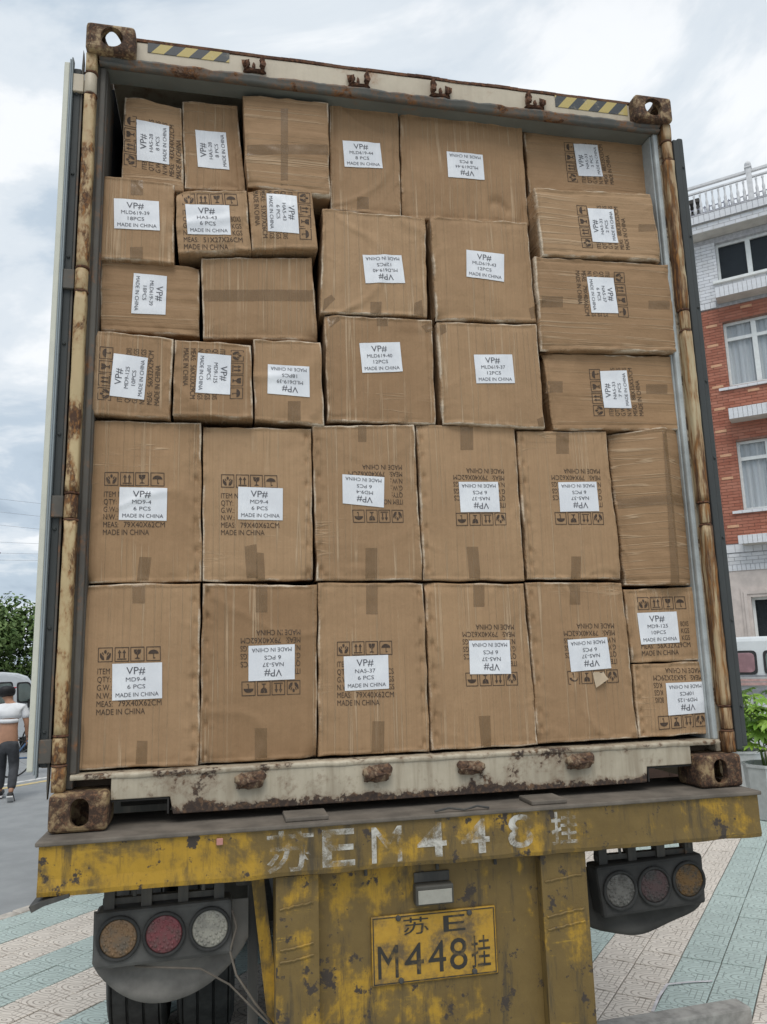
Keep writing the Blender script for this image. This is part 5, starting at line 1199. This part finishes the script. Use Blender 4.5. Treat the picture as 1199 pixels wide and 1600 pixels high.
skinned('shirt', [((0, .065, 1.26), (.205, .15)), ((0, .08, 1.34), (.21, .155)), ((-.01, .125, 1.45), (.19, .135)), ((-.025, .16, 1.51), (.085, .07)), ((.19, .11, 1.44), .082), ((.262, .10, 1.27), .072), ((-.20, .11, 1.44), .082), ((-.285, .13, 1.28), .072)],
        [(0, 1), (1, 2), (2, 3), (2, 4), (4, 5), (2, 6), (6, 7)], SHIRT, man)
skinned('shirt_roll', [((-.15, .05, 1.255), .035), ((-.08, -.035, 1.25), .035), ((.05, -.04, 1.247), .036), ((.15, .03, 1.255), .035)], [(0, 1), (1, 2), (2, 3)], SHIRT, man)
skinned('trousers', [((0, 0, .98), (.166, .118)), ((0, 0, .90), (.172, .128)), ((.09, 0, .82), .112), ((.11, .06, .52), .083), ((.12, -.15, .18), .07), ((-.09, 0, .82), .112), ((-.10, .16, .52), .083), ((-.12, .24, .15), .07)],
        [(0, 1), (1, 2), (2, 3), (3, 4), (1, 5), (5, 6), (6, 7)], TROU, man)
skinned('hair', [((-.085, .175, 1.62), (.115, .09)), ((-.09, .195, 1.70), (.16, .15)), ((-.095, .22, 1.82), (.14, .145))], [(0, 1), (1, 2)], HAIR, man)
for s in (1, -1):
    skinned('ear', [((-.09+s*.105, .265, 1.69), (.018, .026)), ((-.09+s*.108, .265, 1.66), (.012, .016))], [(0, 1)], SKIN, man, sub=1)
skinned('nose', [((-.06, .335, 1.69), .014), ((-.06, .352, 1.665), .017)], [(0, 1)], SKIN, man, sub=1)
bm = bmesh.new(); bmesh.ops.create_icosphere(bm, subdivisions=2, radius=.011, matrix=Matrix.Translation((-.09, .325, 1.705))); bmesh.ops.create_icosphere(bm, subdivisions=2, radius=.011, matrix=Matrix.Translation((-.03, .325, 1.705))); obj('eyes', bm, HAIR, man)
box('mouth', (-.085, -.035, .325, .335, 1.635, 1.643), plain('lips', (.3, .12, .1), .5), man, bev=.002)
box('phone_clip', (.0, .05, .19, .26, 1.765, 1.79), plain('red_headband', (.5, .06, .08), .5), man, bev=.006, M=None)
for (x, y, z, rx) in ((.12, -.2, .045, RAD(-38)), (-.12, .28, .03, 0)):
    M = Matrix.Translation((x, y, z)) @ Matrix.Rotation(rx, 4, 'X')
    bm = bmesh.new(); bx(bm, -.048, .048, -.08, .18, .02, .095, bev=.03, seg=3, M=M); sh_ = obj('shoe', bm, SHOE, man, smooth=True)
    bm = bmesh.new(); bx(bm, -.05, .05, -.085, .185, -.01, .02, bev=.008, M=M); obj('sole', bm, SOLE, sh_)

# ------------------------------------------------------------------ bicycle beside the van
BIKE = plain('bicycle_blue_paint', (.05, .12, .25), .4); CHROME = plain('chrome', (.5, .5, .52), .25, metal=.9)
bk = empty('bicycle', (-4.0, 13.5, -.1), RAD(35)); tag(bk, 'blue bicycle standing on the road between the walking man and the open door', 'bicycle')
for x in (-.52, .52):
    bm = bmesh.new(); M = Matrix.Translation((x, 0, .33)) @ Matrix.Rotation(pi/2, 4, 'X')
    lathe(bm, [(.33, -.015), (.345, 0), (.33, .015), (.315, 0)], 36, M, closed=True); wh = obj('wheel', bm, VT, bk, smooth=True)
    bm = bmesh.new()
    for k in range(12): a = 2*pi*k/12; tube(bm, [(x, 0, .33), (x+.32*cos(a), 0, .33+.32*sin(a))], .0025, 4)
    obj('spokes', bm, CHROME, wh)
bm = bmesh.new()
for p in ([(-.52, 0, .33), (-.12, 0, .30), (.30, 0, .80)], [(-.12, 0, .30), (-.2, 0, .85)], [(-.18, 0, .74), (.32, 0, .80)], [(-.52, 0, .33), (-.18, 0, .72)], [(.28, 0, .98), (.36, 0, .66), (.52, 0, .33)]): tube(bm, p, .016, 8)
obj('frame', bm, BIKE, bk)
bm = bmesh.new(); tube(bm, [(.22, -.28, 1.02), (.3, -.1, 1.0), (.3, .1, 1.0), (.22, .28, 1.02)], .013, 8); obj('handlebar', bm, CHROME, bk)
box('saddle', (-.34, -.08, -.07, .07, .86, .91), VBLK, bk, bev=.02)

# ------------------------------------------------------------------ planter with palmate leaves
LEAFM = NT('bright_leaf'); v = LEAFM.coord(); LEAF = LEAFM.fin(LEAFM.mix(LEAFM.rand(), (.10, .22, .025), (.26, .42, .05)), .45, None, 0, .4)
LEAF.node_tree.nodes['Principled BSDF'].inputs['Transmission Weight'].default_value = 0
STEM = plain('green_stem', (.12, .18, .05), .7); SOIL = plain('soil', (.04, .03, .022), .95); POT = plain('grey_plastic_pot', (.46, .48, .48), .5, .06)
def palmate(nl, ln):
    vs, fs = [], []
    for k in range(nl):
        a = (k-(nl-1)/2)*RAD(230/nl); L_ = ln*(1-.28*abs(k-(nl-1)/2)/((nl-1)/2)); rows = 5; i0 = len(vs)
        for r in range(rows+1):
            t = r/rows; wv = L_*.17*sin(pi*min(1, t*.93+.07))**.8; dz = -.18*L_*t*t; cx, cy = sin(a)*L_*t, cos(a)*L_*t
            px, py = cos(a)*wv, -sin(a)*wv
            vs += [(cx-px, cy-py, dz+wv*.25), (cx, cy, dz), (cx+px, cy+py, dz+wv*.25)]
            if r:
                b = i0+3*r
                for q in (0, 1): fs.append((b-3+q, b-2+q, b+1+q, b+q))
    return vs, fs
lm = bpy.data.meshes.new('leaf'); lm.from_pydata(*[x for x in (palmate(7, .17)[0], [], palmate(7, .17)[1])]); lm.materials.append(LEAF)
lm.polygons.foreach_set('use_smooth', [True]*len(lm.polygons))
def plant(loc, label, hgt, nst, seed, spread=.34):
    r = random.Random(seed); root = empty('potted_plant', loc); tag(root, label, 'plant', 'bright green potted plants')
    for k in range(nst):
        a = 2*pi*k/nst+r.uniform(-.4, .4); rr = spread*r.uniform(.3, 1); h = hgt*r.uniform(.7, 1); p = [(0.05*cos(a), .05*sin(a), 0), (rr*.5*cos(a), rr*.5*sin(a), h*.55), (rr*cos(a), rr*sin(a), h)]
        bm = bmesh.new(); tube(bm, p, [.009, .007, .004], 6); st = obj('stem', bm, STEM, root)
        for m in range(9):
            t = .25+.75*m/8; q = Vector(p[1]).lerp(Vector(p[2]), (t-.5)*2) if t > .5 else Vector(p[0]).lerp(Vector(p[1]), t*2)
            az = r.uniform(0, 2*pi); el = r.uniform(-.5, .5); pl = r.uniform(.08, .17)
            e = q+Vector((cos(az)*cos(el), sin(az)*cos(el), sin(el)+.3))*pl
            lf = bpy.data.objects.new('leaf', lm); link(lf, st); s_ = r.uniform(.65, 1.15); lf.scale = (s_, s_, s_); lf.location = e
            lf.rotation_euler = (r.uniform(-.75, .25), r.uniform(-.4, .4), az-pi/2)
            bm = bmesh.new(); tube(bm, [q, e], .0028, 4, cap=False); obj('leaf_stalk', bm, STEM, st)
    return root
def pot(loc, label, r0, r1, h):
    o = empty('plant_pot', loc); tag(o, label, 'plant pot', 'grey pots on the paving')
    bm = bmesh.new(); lathe(bm, [(r0*.9, 0), (r0, .01), (r1, h-.03), (r1+.012, h-.03), (r1+.012, h), (r1-.02, h), (r1-.03, h-.05)], 8); obj('pot', bm, POT, o)
    bm = bmesh.new(); lathe(bm, [(r1*.85, h-.07), (r1*.5, h-.045), (.05, h-.05)], 12); obj('soil', bm, SOIL, o)
pl = (5.42, 5.42)
pot((*pl, 0), 'eight sided pale grey pot at the right edge holding the bright plant', .235, .275, .60)
plant((*pl, .55), 'bright green palmate plant growing from the grey pot at the right edge', .82, 9, 5)
pot((6.15, 6.9, 0), 'grey pot standing behind the one at the right edge', .235, .275, .55)
plant((6.15, 6.9, .5), 'palmate plant in the rear pot, partly behind the nearer plant', .75, 7, 11)
BROWN = plain('dark_brown', (.055, .032, .024), .7)  # dark brown box with two front panels behind the pots
bm = bmesh.new(); M = Matrix.Translation((5.75, 7.9, 0)) @ Matrix.Rotation(SITE, 4, 'Z'); bx(bm, -.3, .3, -.9, .9, 0, .95, bev=.01, M=M); cb = obj('brown_box', bm, BROWN); tag(cb, 'dark brown box standing behind the potted plants', 'box')
for k in range(2):
    bm = bmesh.new(); bx(bm, -.315, -.301, -.86+k*.88, -.02+k*.88, .06, .9, bev=.004, M=M); obj('front_panel', bm, BROWN, cb)

# ------------------------------------------------------------------ small things on the paving
CONC = plain('grey_concrete', (.34, .325, .30), .85, .16, 14)
bm = bmesh.new(); bx(bm, -.85, 0, -.12, .0, 0, .10, bev=.012, seg=2, M=Matrix.Translation((1.995, 1.35, 0)) @ Matrix.Rotation(RAD(3), 4, 'Z'))
cbk = obj('concrete_kerb_block', bm, CONC); tag(cbk, 'loose grey concrete block lying on the paving at the bottom right', 'block')
WSTR = plain('white_plastic', (.62, .6, .62), .4)
bm = bmesh.new(); pts = [(1.60, 1.52, .006), (1.72, 1.66, .012), (1.86, 1.80, .010), (2.02, 1.80, .006), (2.14, 1.78, .005)]
for p_, q_ in zip(pts, pts[1:]):
    d_ = (Vector(q_)-Vector(p_)); nrm = Vector((-d_.y, d_.x, 0)).normalized()*.008
    A = [Vector(p_)-nrm, Vector(p_)+nrm, Vector(q_)+nrm, Vector(q_)-nrm]; up_ = Vector((0, 0, .0012))
    lo = [bm.verts.new(a) for a in A]; hi = [bm.verts.new(a+up_) for a in A]; bm.faces.new(hi); bm.faces.new(lo[::-1])
    for k in range(4): bm.faces.new((lo[k], lo[(k+1) % 4], hi[(k+1) % 4], hi[k]))
ws = obj('plastic_strap', bm, WSTR); tag(ws, 'white plastic packing strap lying on the cream tiles', 'strap')

# ------------------------------------------------------------------ trees across the road
TL = NT('tree_leaf'); geo = TL.t.nodes.new('ShaderNodeNewGeometry')
TLEAF = TL.fin(TL.mix(geo.outputs['Random Per Island'], (.06, .115, .028), (.17, .24, .08)), .55, None, 0, .3)
BARK = plain('bark', (.10, .08, .06), .9)
def tree(loc, label, ht, rad, seed):
    r = random.Random(seed); root = empty('broadleaf_tree', loc); tag(root, label, 'tree', 'trees across the road')
    bm = bmesh.new(); tk = [(0, 0, 0), (.05, .02, ht*.2), (-.03, .05, ht*.45), (0, 0, ht*.72)]; tube(bm, tk, [.15, .12, .09, .04], 8)
    ends = []
    for k in range(9):
        a = k*2.4; z0 = ht*(.22+.05*k); e = (rad*.7*cos(a)*r.uniform(.6, 1), rad*.7*sin(a)*r.uniform(.6, 1), z0+ht*r.uniform(.15, .3)); ends.append(e)
        tube(bm, [(0, 0, z0), (e[0]*.5, e[1]*.5, z0+(e[2]-z0)*.4), e], [.06, .04, .015], 6)
    obj('trunk', bm, BARK, root, smooth=True)
    vs, fs = [], []
    cl = [(Vector(e), rad*r.uniform(.28, .45)) for e in ends]+[(Vector((r.uniform(-.6, .6)*rad, r.uniform(-.6, .6)*rad, ht*r.uniform(.25, .92))), rad*r.uniform(.25, .42)) for _ in range(34)]
    for c_, cr in cl:
        for _ in range(300):
            d_ = Vector((r.gauss(0, 1), r.gauss(0, 1), r.gauss(0, .8))).normalized()*cr*r.uniform(.5, 1)**.5; p = c_+d_
            s_ = r.uniform(.06, .125); nrm = (d_.normalized()*.6+Vector((r.gauss(0, .5), r.gauss(0, .5), .5+r.gauss(0, .4)))).normalized(); t_ = nrm.orthogonal().normalized(); t_ = Matrix.Rotation(r.uniform(0, 6.28), 3, nrm) @ t_; b_ = nrm.cross(t_)
            i = len(vs); vs += [tuple(p-t_*s_), tuple(p+b_*s_*.5+nrm*.01), tuple(p+t_*s_), tuple(p-b_*s_*.5+nrm*.01)]; fs.append((i, i+1, i+2, i+3))
    obj('crown', (vs, fs), TLEAF, root)
for k, (x, y, h_, r_, lb) in enumerate(((-8.9, 27.0, 4.3, 1.9, 'tall leafy tree at the left edge beyond the white van'), (-6.2, 27.8, 4.2, 1.8, 'leafy tree beyond the van, next right of the tree at the left edge'), (-11.8, 25.5, 4.4, 2.0, 'leafy tree farthest left across the road'), (-3.6, 29.5, 4.1, 1.8, 'leafy tree across the road, hidden mostly by the open door'))):
    tree((x, y, -.1), lb, h_, r_, 20+k)

# ------------------------------------------------------------------ utility pole and wires
STEEL = plain('dark_galvanised', (.12, .12, .125), .5); CER = plain('brown_insulator', (.10, .06, .05), .3); CONP = plain('pole_concrete', (.4, .39, .37), .85); WIRE = plain('wire', (.3, .31, .33), .6)
up_ = empty('utility_pole', (-8.55, 22.0, -.1)); tag(up_, 'concrete utility pole with steel cross arms and brown insulators left of the trees', 'utility pole')
bm = bmesh.new(); lathe(bm, [(.16, 0), (.1, 8.4)], 14); obj('pole', bm, CONP, up_, smooth=True)
bm = bmesh.new(); bx(bm, -.05, 1.17, -.04, .04, 6.42, 6.46); bx(bm, 1.11, 1.17, -.03, .03, 6.46, 6.62); obj('cross_arm', bm, STEEL, up_)
bm = bmesh.new(); bx(bm, -.9, 1.0, -.04, .04, 5.55, 5.61); obj('cross_arm', bm, STEEL, up_)
def insul(x, z, ln):
    bm = bmesh.new(); M = Matrix.Translation((x, 0, z)) @ Matrix.Rotation(RAD(100), 4, 'Y')
    lathe(bm, [(.02, 0), (.02, .06), (.085, .08), (.085, .12), (.03, .14), (.03, .17), (.085, .19), (.085, .23), (.02, .25), (.015, .34)], 14, M); obj('insulator', bm, CER, up_)
insul(.82, 5.70, .3); insul(1.05, 5.36, .3)
for k, (p, q, sag) in enumerate((((-7.4, 22, 5.54), (2.5, 19.4, 5.1), .1), ((-7.15, 22, 5.2), (2.5, 19.4, 4.9), .08), ((-9.4, 22, 5.02), (2.5, 19.6, 4.75), .06), ((-9.4, 22, 7.1), (2, 17, 5.2), .1), ((-9.4, 22, 6.7), (2, 17, 4.9), .1), ((-9.4, 22, 6.3), (2, 17, 4.6), .1))):
    bm = bmesh.new(); p, q = Vector(p), Vector(q); tube(bm, [p.lerp(q, t/16)-Vector((0, 0, sag*4*(t/16)*(1-t/16))) for t in range(17)], .004, 5)
    o = obj('overhead_wire', bm, WIRE); tag(o, ('upper thin wire ending at the upper insulator', 'thin wire ending at the lower insulator', 'lowest thin wire crossing under both insulators', 'topmost faint wire slanting down across the left sky', 'second faint wire slanting down across the left sky', 'third faint wire slanting down across the left sky')[k], 'wire', 'overhead wires')
